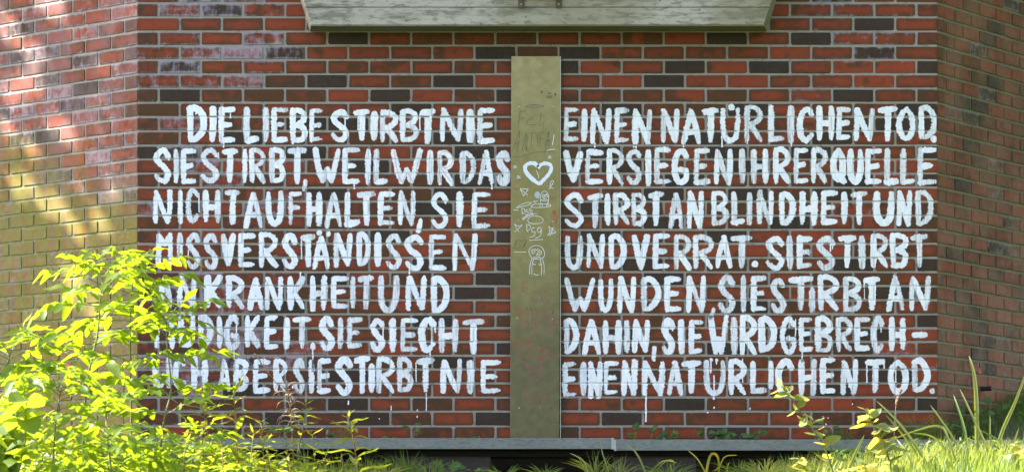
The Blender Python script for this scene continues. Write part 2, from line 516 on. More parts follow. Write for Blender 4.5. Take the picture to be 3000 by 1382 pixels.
# ------------------------------------------------------------------ white lettering
def R_(s): return s
FONT = {
 'A': [[(.0, 1), (.20, .52), (.47, 0)], [(.5, 0), (.76, .45), (1, 1)], [(.2, .68), (.8, .66)]],
 'B': [[(0, 0), (.02, 1)], '~', [(0, .01), (.5, .0), (.92, .12), (.85, .34), (.15, .49)], '~', [(.15, .49), (.8, .56), (1, .76), (.75, .96), (.02, 1)]],
 'C': ['~', [(1, .16), (.72, 0), (.34, .04), (.05, .30), (0, .60), (.2, .90), (.52, 1), (.97, .84)]],
 'D': [[(0, .02), (.02, .98)], '~', [(.0, .03), (.42, .0), (.86, .2), (1, .5), (.82, .8), (.40, .98), (.06, 1)]],
 'E': [[(.03, .0), (0, 1)], [(.05, .01), (1, 0)], [(.05, .49), (.76, .47)], [(0, .98), (.98, .96)]],
 'F': [[(.03, .0), (.05, 1)], [(.05, .01), (1, 0)], [(.05, .49), (.76, .47)]],
 'G': ['~', [(1, .16), (.72, 0), (.34, .05), (.05, .30), (0, .62), (.24, .92), (.6, 1), (1, .86), (1, .6)], [(1, .62), (.52, .58)]],
 'H': [[(.02, 0), (.03, 1)], [(1, .0), (.98, 1)], [(.05, .52), (.95, .5)]],
 'I': [[(.5, 0), (.5, 1)]],
 'K': [[(0, 0), (.04, 1)], [(1, .0), (.5, .33), (.12, .52)], [(.2, .46), (.6, .72), (1, 1)]],
 'L': [[(.03, 0), (0, .98)], [(0, .99), (1, .95)]],
 'M': [[(0, 1), (.04, .03)], [(.06, 0), (.5, .27), (.9, .02)], [(.95, 0), (1, 1)]],
 'N': [[(0, 1), (.04, 0)], [(.06, 0), (.45, .5), (.85, 1)], [(1, 0), (.95, .55), (.88, 1)]],
 'O': ['~', [(.5, 0), (.1, .22), (0, .55), (.18, .88), (.5, 1), (.86, .85), (1, .5), (.86, .18), (.5, 0)]],
 'Q': ['~', [(.5, 0), (.1, .2), (0, .5), (.12, .82), (.45, .94), (.8, .8), (.9, .5), (.8, .18), (.5, 0)], [(.45, .78), (1, 1)]],
 'R': [[(0, 0), (.02, 1)], '~', [(0, .01), (.5, .0), (.95, .16), (.85, .40), (.15, .55)], [(.25, .52), (.62, .76), (1, 1)]],
 'S': ['~', [(.97, .17), (.70, .01), (.32, .03), (.03, .20), (.22, .40), (.74, .60), (.97, .79), (.72, .98), (.30, .98), (.0, .83)]],
 'T': [[(0, .04), (1, .0)], [(.52, .02), (.5, 1)]],
 'U': ['~', [(.02, 0), (0, .5), (.12, .86), (.45, 1), (.82, .88), (.97, .5), (1, 0)]],
 'V': [[(0, 0), (.25, .55), (.5, 1)], [(1, 0), (.76, .5), (.52, 1)]],
 'W': [[(0, 0), (.14, .55), (.30, 1)], [(.30, 1), (.5, .62)], [(.5, .62), (.68, 1)], [(1, 0), (.86, .5), (.70, 1)]],
 '-': [[(0, .5), (1, .5)]],
 ',': [[(1, 0), (.6, .5), (.1, 1)]],
 '.': [[(.5, .4), (.5, .6)]],
}
# letter, left, right, top, bottom measured on the wall (in units of 1/4.479 px of the survey grid)
TXT = [
 ('left column, first line: DIE LIEBE STIRBT NIE',
  (400, 295, 'D665-925,60-550 I950-1045,70-550 E1075-1305,85-560 L1405-1615,85-560 I1650-1735,90-555 E1765-1995,90-555 B2015-2240,95-555 E2270-2455,110-550'),
  (940, 295, 'S125-380,115-550 T420-655,108-535 I655-745,130-540 R775-1020,125-555 B1035-1285,110-550 T1285-1515,105-570 N1565-1870,100-545 I1915-2020,105-555 E2055-2300,100-570')),
 ('left column, second line: SIE STIRBT, WEIL WIR DAS',
  (400, 295, 'S220-460,620-1090 I475-555,625-1095 E580-790,625-1100 S830-1095,615-1090 T1105-1340,620-1090 I1380-1460,615-1095 R1475-1700,620-1085 B1740-1960,610-1085 T1975-2240,610-1095 ,2160-2245,1030-1180'),
  (940, 295, 'W-103-265,620-1090 E280-525,615-1100 I580-655,625-1110 L685-890,625-1110 W915-1335,635-1090 I1395-1480,650-1105 R1520-1750,655-1115 D1815-2045,655-1100 A2050-2280,650-1110 S2300-2490,660-1110')),
 ('left column, third line: NICHT AUFHALTEN, SIE',
  (400, 545, 'N210-470,40-500 I540-612,45-500 C640-840,30-490 H862-1110,45-490 T1145-1385,45-510 A1400-1670,65-550 U1690-1940,60-525 F1985-2175,70-515 H2220-2440,75-530'),
  (940, 545, 'A45-290,75-550 L305-520,70-530 T470-720,65-525 E750-985,70-525 N1005-1250,50-530 ,1250-1335,425-610 S1435-1685,70-565 I1770-1870,70-550 E1975-2240,70-565')),
 ('left column, fourth line: MISSVERSTÄNDISSEN',
  (400, 545, 'M250-485,605-1065 I530-610,605-1060 S640-850,610-1090 S870-1080,615-1095 V1100-1305,610-1055 E1335-1570,615-1070 R1600-1860,600-1070 S1900-2120,615-1085 T2145-2360,625-1075 A2300-2550,650-1100 .2365-2425,575-660 .2488-2548,590-665'),
  (940, 545, 'N165-415,610-1060 D460-665,595-1060 I700-795,610-1070 S845-1070,615-1105 S1095-1355,635-1115 E1410-1655,630-1115 N1720-2060,610-1110')),
 ('left column, fifth line: AN KRANKHEIT UND',
  (400, 795, 'A270-480,45-480 N540-795,45-480 K890-1130,50-480 R1175-1420,55-495 A1455-1680,80-510 N1680-1930,65-510 K1980-2225,50-510 H2270-2500,40-525'),
  (940, 795, 'E130-380,50-490 I385-465,45-495 T485-710,45-500 U750-1035,50-540 N1115-1390,50-515 D1445-1690,55-550')),
 ('left column, sixth line: MÜDIGKEIT, SIE SIECHT',
  (400, 795, 'M235-500,590-1010 U540-780,570-1000 .590-640,520-575 .680-730,520-575 D810-1010,565-1000 I1050-1125,575-1010 G1145-1355,565-1030 K1410-1630,565-1000 E1675-1870,575-1025 I1930-2015,585-1020 T2030-2310,580-1025 ,2290-2342,935-1020'),
  (940, 795, 'S-25-185,590-1035 I215-290,605-1025 E340-550,600-1020 S640-845,605-1050 I900-985,610-1070 E1035-1285,605-1065 C1280-1515,600-1055 H1545-1805,605-1070 T1845-2160,615-1080')),
 ('left column, last line: LICH ABER SIE STIRBT NIE',
  (400, 1030, 'L210-370,55-490 I380-465,60-485 C470-665,55-490 H715-940,60-490 A1065-1240,95-520 B1270-1475,90-520 E1530-1770,100-545 R1795-1990,90-530 S2045-2220,80-555 I2255-2335,85-545 E2365-2570,85-550'),
  (940, 1030, 'S190-420,65-570 T425-660,58-550 I625-710,150-545 R720-980,60-550 B995-1215,65-525 T1240-1505,75-540 N1570-1855,95-550 I1915-2010,105-550 E2090-2380,105-550')),
 ('right column, first line: EINEN NATÜRLICHEN TOD.',
  (1640, 295, 'E45-260,80-545 I275-365,90-550 N395-680,95-570 E710-920,90-565 N955-1215,105-570 N1320-1575,110-560 A1590-1860,110-570 T1865-2095,90-565 U2095-2380,80-560 .2205-2300,50-130'),
  (2190, 295, 'R-45-205,60-555 L260-500,50-550 I520-615,55-560 C645-885,80-550 H895-1140,65-530 E1160-1370,80-525 N1390-1670,95-540 T1700-1975,80-540 O1950-2210,80-530 D2235-2495,60-515 .2405-2495,465-545')),
 ('right column, second line: VERSIEGEN IHRER QUELLE',
  (1640, 295, 'V45-310,650-1075 E330-585,640-1105 R610-850,625-1115 S860-1085,625-1110 I1120-1200,640-1120 E1235-1465,615-1105 G1465-1700,625-1110 E1755-1980,625-1110 N2015-2275,625-1110 I2355-2440,625-1100'),
  (2190, 295, 'H40-275,625-1095 R335-570,610-1095 E605-805,620-1095 R830-1055,610-1090 Q1085-1305,620-1090 U1310-1525,625-1095 E1540-1770,625-1105 L1790-1980,620-1110 L2000-2210,615-1110 E2225-2485,610-1115')),
 ('right column, third line: STIRBT AN BLINDHEIT UND',
  (1640, 545, 'S50-325,85-555 T350-585,90-555 I590-665,95-525 R695-930,90-520 B940-1145,85-525 T1145-1380,70-535 A1420-1635,80-570 N1665-1895,60-570 B1985-2215,65-520 L2245-2430,65-515'),
  (2190, 545, 'I-20-65,60-520 N115-355,55-515 D410-635,70-520 H675-915,70-515 E960-1190,60-510 I1225-1310,70-510 T1340-1585,55-520 U1650-1930,65-520 N1955-2160,55-525 D2195-2450,45-525')),
 ('right column, fourth line: UND VERRAT. SIE STIRBT',
  (1640, 545, 'U60-310,640-1105 N340-600,620-1080 D640-885,620-1090 V940-1185,630-1100 E1215-1460,620-1095 R1495-1735,630-1105 R1745-2025,635-1095 A2035-2270,640-1090 T2235-2540,640-1075'),
  (2190, 545, '.58-145,970-1075 S230-490,645-1105 I510-595,640-1095 E645-860,650-1085 S900-1160,650-1105 T1175-1435,640-1080 I1455-1555,630-1095 R1615-1850,620-1075 B1870-2115,610-1075 T2125-2380,625-1085')),
 ('right column, fifth line: WUNDEN, SIE STIRBT AN',
  (1640, 795, 'W60-470,80-530 U495-710,85-540 N755-1005,60-550 D1065-1330,60-530 E1370-1610,65-535 N1655-1925,45-550 ,1945-2040,470-620 S2070-2310,50-540 I2370-2450,45-540'),
  (2190, 795, 'E40-260,55-530 S295-505,75-550 T530-870,60-525 I805-890,200-540 R920-1200,40-515 B1250-1500,60-530 T1510-1750,60-510 A1820-2070,45-520 N2120-2410,45-515')),
 ('right column, sixth line: DAHIN, SIE WIRD GEBRECH-',
  (1640, 795, 'D45-255,610-1080 A290-545,625-1100 H555-810,625-1080 I835-920,630-1070 N950-1185,620-1065 ,1200-1270,970-1175 S1330-1515,610-1095 I1555-1640,625-1080 E1690-1885,630-1080 W1950-2220,570-1085 I2245-2335,590-1090 R2360-2590,570-1105'),
  (2190, 795, 'D135-390,590-1060 G420-640,590-1090 E670-865,600-1060 B885-1125,585-1060 R1155-1385,595-1060 E1400-1620,590-1050 C1615-1800,580-1070 H1845-2080,590-1045 -2150-2370,780-875')),
 ('right column, last line: EINEN NATÜRLICHEN TOD.',
  (1640, 1030, 'E35-235,130-600 I265-360,120-585 N370-560,120-605 E565-780,115-570 N805-1020,105-575 N1075-1380,115-570 A1400-1625,115-575 T1590-1860,105-550 U1885-2180,100-580 .1960-2010,80-130 .2028-2082,80-125 R2210-2450,95-575'),
  (2190, 1030, 'L25-270,110-560 I250-360,105-510 C365-615,95-580 H665-910,90-575 E950-1165,70-555 N1220-1455,95-555 T1545-1810,85-545 O1835-2115,90-560 D2150-2400,85-530 .2385-2460,470-555')),
]
# runs of paint: (column line index, x, y0, y1, radius)
DRIPS = [(0, 655.6, 405, 432, 1.2), (0, 574, 320, 334, 1.6), (0, 675, 333, 345, 1.2), (0, 1049.4, 335, 380, 1.3), (0, 1011, 340, 372, 1.4), (0, 1230, 333, 381, 1.4), (0, 1262.6, 335, 352, 1.3),
 (7, 1742.7, 418, 432, 1.2), (7, 1856.6, 418, 432, 1.2), (7, 1863.5, 418, 435, 1.2), (7, 2002.8, 415, 430, 1.2), (7, 2114.9, 400, 429, 1.5), (7, 2318.4, 412, 426, 1.2),
 (1, 494.9, 453, 467, 1.5), (1, 640, 448, 463, 1.5), (1, 1037.6, 540, 552, 1.3), (1, 1441.2, 528, 554, 1.2), (2, 583, 566, 620, 1.4), (2, 1305, 583, 596, 1.4), (3, 551.8, 733, 749, 1.2),
 (3, 883.4, 700, 756, 1.2), (3, 1199.7, 785, 801, 1.3), (4, 880, 798, 843, 1.5), (5, 692.5, 935, 1000, 1.4), (5, 685.8, 1023, 1085, 1.0), (5, 916.9, 1003, 1086, 1.3), (5, 1122.6, 948, 992, 1.4),
 (5, 1264.8, 948, 1018, 1.7), (5, 1274.9, 943, 972, 1.7), (5, 1260, 1028, 1040, 1.3), (12, 1970.4, 943, 967, 1.5), (12, 2312.3, 933, 958, 1.4), (12, 2330.7, 935, 983, 1.2), (12, 2580.7, 930, 972, 1.1),
 (12, 2350.3, 1030, 1056, 1.3), (10, 2433, 713, 735, 1.5), (10, 2439, 713, 728, 1.4), (10, 2290.5, 712, 722, 1.2), (11, 2532, 822, 838, 1.5), (11, 2532.4, 845, 874, .8), (13, 1892.3, 1153, 1232, 1.9),
 (13, 2082.7, 1055, 1090, 1.5), (13, 2098.8, 1055, 1064, 1.5), (13, 2092, 1100, 1167, 1.7), (13, 2175.8, 1050, 1118, .9), (13, 2539.6, 1062, 1119, 1.5), (13, 2589.6, 1060, 1077, 1.5), (13, 2624, 1086, 1118, 1.3),
 (6, 1219, 1062, 1115, 1.0), (6, 1248.8, 1150, 1202, .9), (6, 1021, 1174, 1182, 1.7), (6, 1146, 1188, 1198, 1.0), (6, 1222.5, 1200, 1203, 1.2), (6, 1222.5, 1218, 1221, 1.4), (6, 1111.5, 1225, 1226, 1.3),
 (13, 2092, 1192, 1194, 1.8), (13, 2073.5, 1206, 1208, 1.2), (13, 2349, 1180, 1182, 1.1), (13, 2497, 1181, 1184, 1.1), (13, 2197.5, 1194, 1197, 1.3), (13, 2426, 1222, 1224, 1), (13, 2411, 1219, 1221, .9), (13, 2420, 1240, 1242, 1)]
G = 1.6                       # grid spacing in survey pixels (about 3 mm)
def smooth_noise(shape, cell, seed):
    r = np.random.default_rng(seed)
    h, w = shape
    gh, gw = int(h / cell[0]) + 3, int(w / cell[1]) + 3
    a = r.random((gh, gw)) * 2 - 1
    yi = np.arange(h) / cell[0]; xi = np.arange(w) / cell[1]
    y0 = yi.astype(int); x0 = xi.astype(int)
    fy = (yi - y0); fx = (xi - x0)
    fy = (fy * fy * (3 - 2 * fy))[:, None]; fx = (fx * fx * (3 - 2 * fx))[None, :]
    a00 = a[np.ix_(y0, x0)]; a01 = a[np.ix_(y0, x0 + 1)]; a10 = a[np.ix_(y0 + 1, x0)]; a11 = a[np.ix_(y0 + 1, x0 + 1)]
    return (a00 * (1 - fx) + a01 * fx) * (1 - fy) + (a10 * (1 - fx) + a11 * fx) * fy
def catmull(p, n=6):
    out = []
    q = [p[0]] + list(p) + [p[-1]]
    for i in range(1, len(q) - 2):
        for s in range(n):
            t = s / n
            c = [0.5 * ((2 * q[i][j]) + (-q[i - 1][j] + q[i + 1][j]) * t + (2 * q[i - 1][j] - 5 * q[i][j] + 4 * q[i + 1][j] - q[i + 2][j]) * t * t
                        + (-q[i - 1][j] + 3 * q[i][j] - 3 * q[i + 1][j] + q[i + 2][j]) * t ** 3) for j in (0, 1)]
            out.append(tuple(c))
    out.append(tuple(p[-1]))
    return out
import re
def parse(s):
    return [(m[0], float(m[1]), float(m[2]), float(m[3]), float(m[4])) for m in re.findall(r'([A-Z,.\-])(-?\d+)-(-?\d+),(\d+)-(\d+)', s)]
M_PAINT, nt, b = new_mat('white_wall_paint')
at = N(nt, 'ShaderNodeAttribute', attribute_name='cover')
sp = nt.nodes.new('ShaderNodeSeparateColor'); L(nt, at.outputs['Color'], sp.inputs[0])
dd, thin = sp.outputs[0], sp.outputs[1]
fine = noise(nt, 260, 3, 0.65)
a_ = mathn(nt, 'ADD', dd, mathn(nt, 'MULTIPLY', mathn(nt, 'SUBTRACT', fine, 0.5), 0.16))
soft = ramp(nt, mathn(nt, 'ADD', dd, mathn(nt, 'MULTIPLY', mathn(nt, 'SUBTRACT', noise(nt, 120, 3, .7, stretch=(1, 1, .35)), 0.5), 0.55)), 0.40, 0.78, 0, 1)
al = ramp(nt, a_, 0.485, 0.515, 0, 1)
al = mathn(nt, 'MULTIPLY', al, mathn(nt, 'SUBTRACT', 1.0, mathn(nt, 'MULTIPLY', mathn(nt, 'SUBTRACT', 1.0, soft), ramp(nt, thin, 0.0, .35, 0, .9))))
strk = noise(nt, 150, 3, 0.6, stretch=(1, 1, 0.10))
tr = mathn(nt, 'MULTIPLY', ramp(nt, strk, 0.30, 0.62, 1, 0.15), thin)
al = mathn(nt, 'MULTIPLY', al, mathn(nt, 'SUBTRACT', 1.0, tr), clamp=True)
col = mixc(nt, ramp(nt, noise(nt, 60, 3, 0.6, stretch=(1, 1, 0.2)), 0.35, 0.7), (0.74, 0.75, 0.77), (0.88, 0.88, 0.87))
col = mixc(nt, ramp(nt, noise(nt, 4, 2, 0.5), 0.45, 0.65, 0, 0.5), col, (0.74, 0.75, 0.80))
L(nt, col, b.inputs['Base Color']); L(nt, al, b.inputs['Alpha'])
b.inputs['Roughness'].default_value = 0.38
bump(nt, b, mathn(nt, 'ADD', strk, mathn(nt, 'MULTIPLY', fine, 0.4)), 0.35, 0.0012)

CL = np.array([Lc(k) for k in range(-3, 36)])
ks_ = np.arange(-3, 36)
PITCH = (XR - XL) * 495 / 19
def on_brick(px, py, grow):
    """1 where a brick (grown by `grow` px) lies under the survey point"""
    kf = np.interp(py, CL, ks_); k = np.floor(kf).astype(int)
    top = np.interp(k, ks_, CL); bot = np.interp(k + 1, ks_, CL)
    vz = np.minimum(py - top, bot - py)
    odd = (k % 2 != 0)
    u = (px - 403) / PITCH
    uu = np.where(odd, u, u + .5)
    fr = uu - np.floor(uu)
    vx = np.minimum(fr, 1 - fr) * PITCH
    return (vz > JH * 495 - grow) & (vx > JV * 495 - grow), vz, vx
npaint = 0
for li, (lab, *segs) in enumerate(TXT):
    letters = []
    for (x0, y0, s) in segs:
        for ch, a, b2, c, d in parse(s):
            letters.append((ch, x0 + a / 4.479, x0 + b2 / 4.479, y0 + c / 4.479, y0 + d / 4.479))
    gx0 = min(l[1] for l in letters) - 12; gx1 = max(l[2] for l in letters) + 12
    gx1 = min(gx1, 2744) if gx0 > 1600 else min(gx1, 1496)
    gy0 = min(l[3] for l in letters) - 14; gy1 = max(l[4] for l in letters) + 16
    for dr in DRIPS:
        if dr[0] == li: gy1 = max(gy1, dr[3] + 4); gy0 = min(gy0, dr[2] - 4)
    xs = np.arange(gx0, gx1, G); ys = np.arange(gy0, gy1, G)
    Fd = np.full((len(ys), len(xs)), -9.0); Th = np.zeros_like(Fd)
    for ch, a, b2, c, d in letters:
        r0 = 9.2 if (d - c) > 60 else min((b2 - a), (d - c)) * .5
        if ch in 'NWMAEF' and (d - c) > 60: r0 = min(8.2, (b2 - a) * .172)
        if ch in 'RB': r0 = min(8.3, (b2 - a) * .18)
        if ch == '-': r0 = 9.5
        if ch == ',': r0 = 6.5
        if b2 - a < 24 and ch == 'I': r0 = (b2 - a) / 2
        strokes = []; sm = False
        for e in FONT[ch]:
            if e == '~': sm = True; continue
            pts = [(a + r0 * .98 + x * (b2 - a - 2 * r0 * .98) + rng.normal(0, .7), c + r0 * .95 + y * (d - c - 2 * r0 * .9) + rng.normal(0, .9)) for x, y in e]
            if ch == 'I' : pts = [pts[0], ((pts[0][0] + pts[1][0]) / 2 + rng.normal(0, 1.0), (pts[0][1] + pts[1][1]) / 2), pts[1]]
            strokes.append(catmull(pts, 6) if sm or len(pts) > 2 else catmull([pts[0], ((pts[0][0] * .5 + pts[1][0] * .5) + rng.normal(0, .5), (pts[0][1] * .5 + pts[1][1] * .5) + rng.normal(0, .5)), pts[1]], 3))
            sm = False
        for st in strokes:
            st = np.array(st)
            ix0 = max(0, int((st[:, 0].min() - 18 - gx0) / G)); ix1 = min(len(xs), int((st[:, 0].max() + 18 - gx0) / G))
            iy0 = max(0, int((st[:, 1].min() - 18 - gy0) / G)); iy1 = min(len(ys), int((st[:, 1].max() + 18 - gy0) / G))
            if ix1 <= ix0 or iy1 <= iy0: continue
            X, Y = np.meshgrid(xs[ix0:ix1], ys[iy0:iy1])
            seg = np.hypot(*(st[1:] - st[:-1]).T); cum = np.concatenate([[0], np.cumsum(seg)]); tot = max(cum[-1], .01)
            rv = r0 * (1 + .07 * rng.standard_normal()) * np.ones(len(st))
            tt = cum / tot
            rv *= 1 + .10 * np.sin(tt * 3.0 + rng.random() * 6) * rng.random()
            if ch not in '.-,' and tot > 25:
                rv *= np.where(tt > .82, 1 - (tt - .82) * rng.uniform(.6, 2.0), 1)
                rv *= np.where(tt < .10, 1 - (.10 - tt) * rng.uniform(0, 2.5), 1)
            best = np.full(X.shape, -99.0); bt = np.zeros(X.shape)
            for i in range(len(seg)):
                ax, ay = st[i]; vx, vy = st[i + 1] - st[i]; l2 = vx * vx + vy * vy + 1e-9
                t = np.clip(((X - ax) * vx + (Y - ay) * vy) / l2, 0, 1)
                dist = np.hypot(X - ax - t * vx, Y - ay - t * vy)
                v = rv[i] * (1 - t) + rv[i + 1] * t - dist
                m_ = v > best
                best[m_] = v[m_]; bt[m_] = ((cum[i] + t * seg[i]) / tot)[m_]
            # bristle marks past the end of the stroke
            if ch not in '.-' and tot > 20:
                for end in (1, 0):
                    p0, p1 = (st[-2], st[-1]) if end else (st[1], st[0])
                    dv = p1 - p0; dv = dv / (np.hypot(*dv) + 1e-9)
                    al_ = (X - p1[0]) * dv[0] + (Y - p1[1]) * dv[1]
                    of = -(X - p1[0]) * dv[1] + (Y - p1[1]) * dv[0]
                    tab = rng.random(40); re_ = rv[-1] if end else rv[0]
                    Lx = re_ * (.25 + (1.05 if end else .5) * np.interp(of / 1.7 + 20, np.arange(40), tab)) * (1 - .35 * (of / re_) ** 2)
                    v = np.minimum(np.minimum(re_ * .93 - np.abs(of), Lx - al_), al_ + re_ * 1.2)
                    m_ = v > best; best[m_] = v[m_]; bt[m_] = end
            n_a = smooth_noise(X.shape, (2.4, 2.4), rng.integers(1 << 30)); n_b = smooth_noise(X.shape, (1.3, 4), rng.integers(1 << 30))
            rough_ = .55 + 1.1 * (rng.random() < .35)
            best = best + n_a * 1.0 + n_b * rough_ * 1.3
            loc = Fd[iy0:iy1, ix0:ix1]; tl = Th[iy0:iy1, ix0:ix1]
            load = rng.random()
            th = np.clip((bt - .68) * 1.5, 0, 1) * (.12 + .65 * load) + (.30 * (load > .66)) + np.clip(.36 - best / 9, 0, .4) * load
            m_ = best > loc
            tl[m_ & (best > -1)] = th[m_ & (best > -1)]
            # a wet second stroke covers a thin first one
            loc[m_] = best[m_]
    for (q, dx, dy0, dy1, dr) in DRIPS:
        if q != li: continue
        X, Y = np.meshgrid(xs, ys)
        wob = np.interp(Y, np.linspace(dy0, dy1, 6), rng.normal(0, .35, 6))
        yy = np.clip(Y, dy0, dy1)
        v = dr + .35 - np.hypot(X - dx - wob, Y - yy)
        v = np.maximum(v, dr * (1.45 if dy1 - dy0 > 6 else .8) - np.hypot(X - dx - wob, (Y - dy1) * .8))
        m_ = v > Fd; Fd[m_] = v[m_]; Th[m_ & (v > -1)] = 0
    X, Y = np.meshgrid(xs, ys)
    br, vz, vx = on_brick(X, Y, 1.6)
    ez = np.abs(vz - JH * 495)
    Fd = Fd + 1.5 * np.exp(-(ez / 1.3) ** 2) * (Fd > -2.6)
    # paint skips in the deepest part of the joints here and there
    jn = smooth_noise(X.shape, (5, 14), 900 + li)
    Fd = np.where((~br) & (jn > .62) & (vz < 2.0), -1.5, Fd)
    yh = np.where(br, -0.0046, RE - .0012)
    keep = Fd > -1.9
    cell = keep[:-1, :-1] | keep[1:, :-1] | keep[:-1, 1:] | keep[1:, 1:]
    H, W_ = Fd.shape
    idx = -np.ones(H * W_, dtype=np.int64)
    jj, ii = np.nonzero(cell)
    q = np.stack([jj * W_ + ii, (jj + 1) * W_ + ii, (jj + 1) * W_ + ii + 1, jj * W_ + ii + 1], 1)
    used = np.unique(q); idx[used] = np.arange(len(used))
    q = idx[q]
    fx = X.ravel()[used]; fy = Y.ravel()[used]
    vv = np.stack([(fx - 1500) / 495, yh.ravel()[used], EYE + (HOR - fy) / 495], 1) - np.array(front.location)
    me = bpy.data.meshes.new('painted_line')
    me.vertices.add(len(vv)); me.vertices.foreach_set('co', vv.ravel())
    me.loops.add(q.size); me.loops.foreach_set('vertex_index', q.ravel())
    me.polygons.add(len(q)); me.polygons.foreach_set('loop_start', np.arange(0, q.size, 4))
    me.update(calc_edges=True); me.validate()
    me.polygons.foreach_set('use_smooth', [True] * len(me.polygons))
    a = me.attributes.new('cover', 'FLOAT_COLOR', 'POINT')
    cc = np.zeros((len(used), 4)); cc[:, 0] = np.clip(.5 + Fd.ravel()[used] * .12, 0, 1); cc[:, 1] = np.clip(Th.ravel()[used], 0, .9); cc[:, 3] = 1
    a.data.foreach_set('color', cc.ravel())
    me.materials.append(M_PAINT)
    ob = bpy.data.objects.new('painted_line', me); C.objects.link(ob); ob.parent = front
    tag(ob, 'white brushed capitals in the ' + lab)
    npaint += len(q)
print('paint quads', npaint)

# ------------------------------------------------------------------ ribbons for marker lines
def ribbon(mb, pts, w, y, nrm=None):
    """flat strip through px points lying at depth y"""
    ps = [Vector((p[0], p[1])) for p in pts]
    L_, R2 = [], []
    for i, p in enumerate(ps):
        a = ps[max(i - 1, 0)]; b2 = ps[min(i + 1, len(ps) - 1)]
        t = (b2 - a); t = t.normalized() if t.length > 1e-6 else Vector((1, 0))
        n = Vector((-t.y, t.x)) * (w / 2) * random.uniform(.75, 1.15)
        L_.append(P(p.x + n.x, p.y + n.y, y)); R2.append(P(p.x - n.x, p.y - n.y, y))
    o = len(mb.v); n_ = len(ps)
    mb.v += L_ + R2
    for i in range(n_ - 1):
        mb.f.append((o + i, o + i + 1, o + n_ + i + 1, o + n_ + i))
def ell(cx, cy, rx, ry, a0=0, a1=360, n=18):
    return [(cx + rx * math.cos(math.radians(a0 + (a1 - a0) * i / n)), cy + ry * math.sin(math.radians(a0 + (a1 - a0) * i / n))) for i in range(n + 1)]
def simple(name, col, rough=.6, metal=0.0, var=.15, sc=20, spec=.4):
    m, nt, b = new_mat(name)
    n1 = noise(nt, sc, 3, .6)
    c = mixc(nt, n1, tuple(x * (1 - var) for x in col), tuple(min(1, x * (1 + var)) for x in col))
    L(nt, c, b.inputs['Base Color']); b.inputs['Roughness'].default_value = rough; b.inputs['Metallic'].default_value = metal
    b.inputs['Specular IOR Level'].default_value = spec
    return m
M_RED = simple('red_marker', (.45, .03, .02)); M_PINK = simple('faded_pink_marker', (.30, .07, .09), var=.3, sc=60)
M_BLACK = simple('black_marker', (.03, .032, .03)); M_WHITE = simple('white_marker', (.78, .80, .80), var=.05)
# thin red outline drawn inside the word WIR
mb = MB()
def zz(x, y): return (940 + x / 4.479, 295 + y / 4.479)
for ln in ([(960, 660), (985, 830), (1020, 980), (1065, 1062), (1100, 1000), (1140, 950), (1175, 1010), (1215, 1068), (1245, 990), (1265, 850), (1310, 690)],
           [(1432, 695), (1420, 850), (1425, 1000), (1442, 1088)],
           [(1545, 850), (1555, 760), (1575, 690), (1640, 668), (1700, 700), (1730, 770), (1700, 850), (1640, 885), (1580, 885), (1630, 960), (1705, 1060)],
           [(1550, 840), (1560, 960), (1572, 1070)]):
    ribbon(mb, catmull([zz(*p) for p in ln], 3), .95, -.0056)
o = mb.build('marker_line', M_RED, front); tag(o, 'thin red line traced inside the letters of WIR')
# ------------------------------------------------------------------ metal plate
M_PLATE, nt, b = new_mat('olive_coated_plate')
x, y, z = posxyz(nt)
n1 = noise(nt, 2.5, 3, .6, stretch=(1, 1, .5)); n2 = noise(nt, 25, 4, .6)
c = mixc(nt, n1, (.17, .14, .042), (.235, .20, .068))
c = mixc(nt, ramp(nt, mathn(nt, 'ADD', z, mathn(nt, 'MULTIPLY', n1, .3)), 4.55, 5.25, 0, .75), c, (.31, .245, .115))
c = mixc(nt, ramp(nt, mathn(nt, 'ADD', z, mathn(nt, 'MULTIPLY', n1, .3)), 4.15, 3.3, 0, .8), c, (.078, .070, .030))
c = mixc(nt, ramp(nt, noise(nt, 9, 5, .7), .5, .75, 0, .35), c, (.12, .12, .09))
c = mixc(nt, ramp(nt, noise(nt, 120, 2, .5, stretch=(1, 1, .3)), .72, .76, 0, .6), c, (.5, .5, .42))
L(nt, c, b.inputs['Base Color']); b.inputs['Metallic'].default_value = .45
L(nt, ramp(nt, n2, .3, .7, .30, .46), b.inputs['Roughness'])
bump(nt, b, n1, .1, .002)
plate = empty('metal_plate', P(1567, 1282, -.02)); tag(plate, 'tall narrow olive metal plate screwed to the brick wall and covered in doodles', 'plate')
yp = -.024
mb = MB()
a0 = P(1498, 165, yp); a1 = P(1642, 165, yp); a2 = P(1638.5, 1284, yp); a3 = P(1494, 1284, yp)
be = .0012
front_ = [a0 + Vector((be, 0, -be)), a3 + Vector((be, 0, 0)), a2 + Vector((-be, 0, 0)), a1 + Vector((-be, 0, -be))]
mid_ = [p + Vector((0, be, 0)) for p in (a0, a3, a2, a1)]; bk_ = [p + Vector((0, .005, 0)) for p in (a0, a3, a2, a1)]
mb.v = front_ + mid_ + bk_
mb.f = [(0, 1, 2, 3)] + [(k + (i + 1) % 4, k + i, k + 4 + i, k + 4 + (i + 1) % 4) for k in (0, 4) for i in range(4)] + [(11, 10, 9, 8)]
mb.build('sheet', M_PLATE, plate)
mb = MB(); mb.box(P(1512, 0).x, P(1626, 0).x, yp + .0055, -.001, P(0, 1280).z, P(0, 172).z)
mb.build('backing_frame', simple('dark_frame', (.06, .06, .05)), plate)
M_SCREW = simple('steel_screw', (.35, .35, .33), .35, .8)
M_EDGE = simple('pale_metal_edge', (.45, .44, .36), .4, .4)
mb = MB(); mb.box(a1.x - .0012, a1.x + .0018, yp - .0008, yp + .004, a2.z, a1.z)
mb.build('edge_trim', M_EDGE, plate)
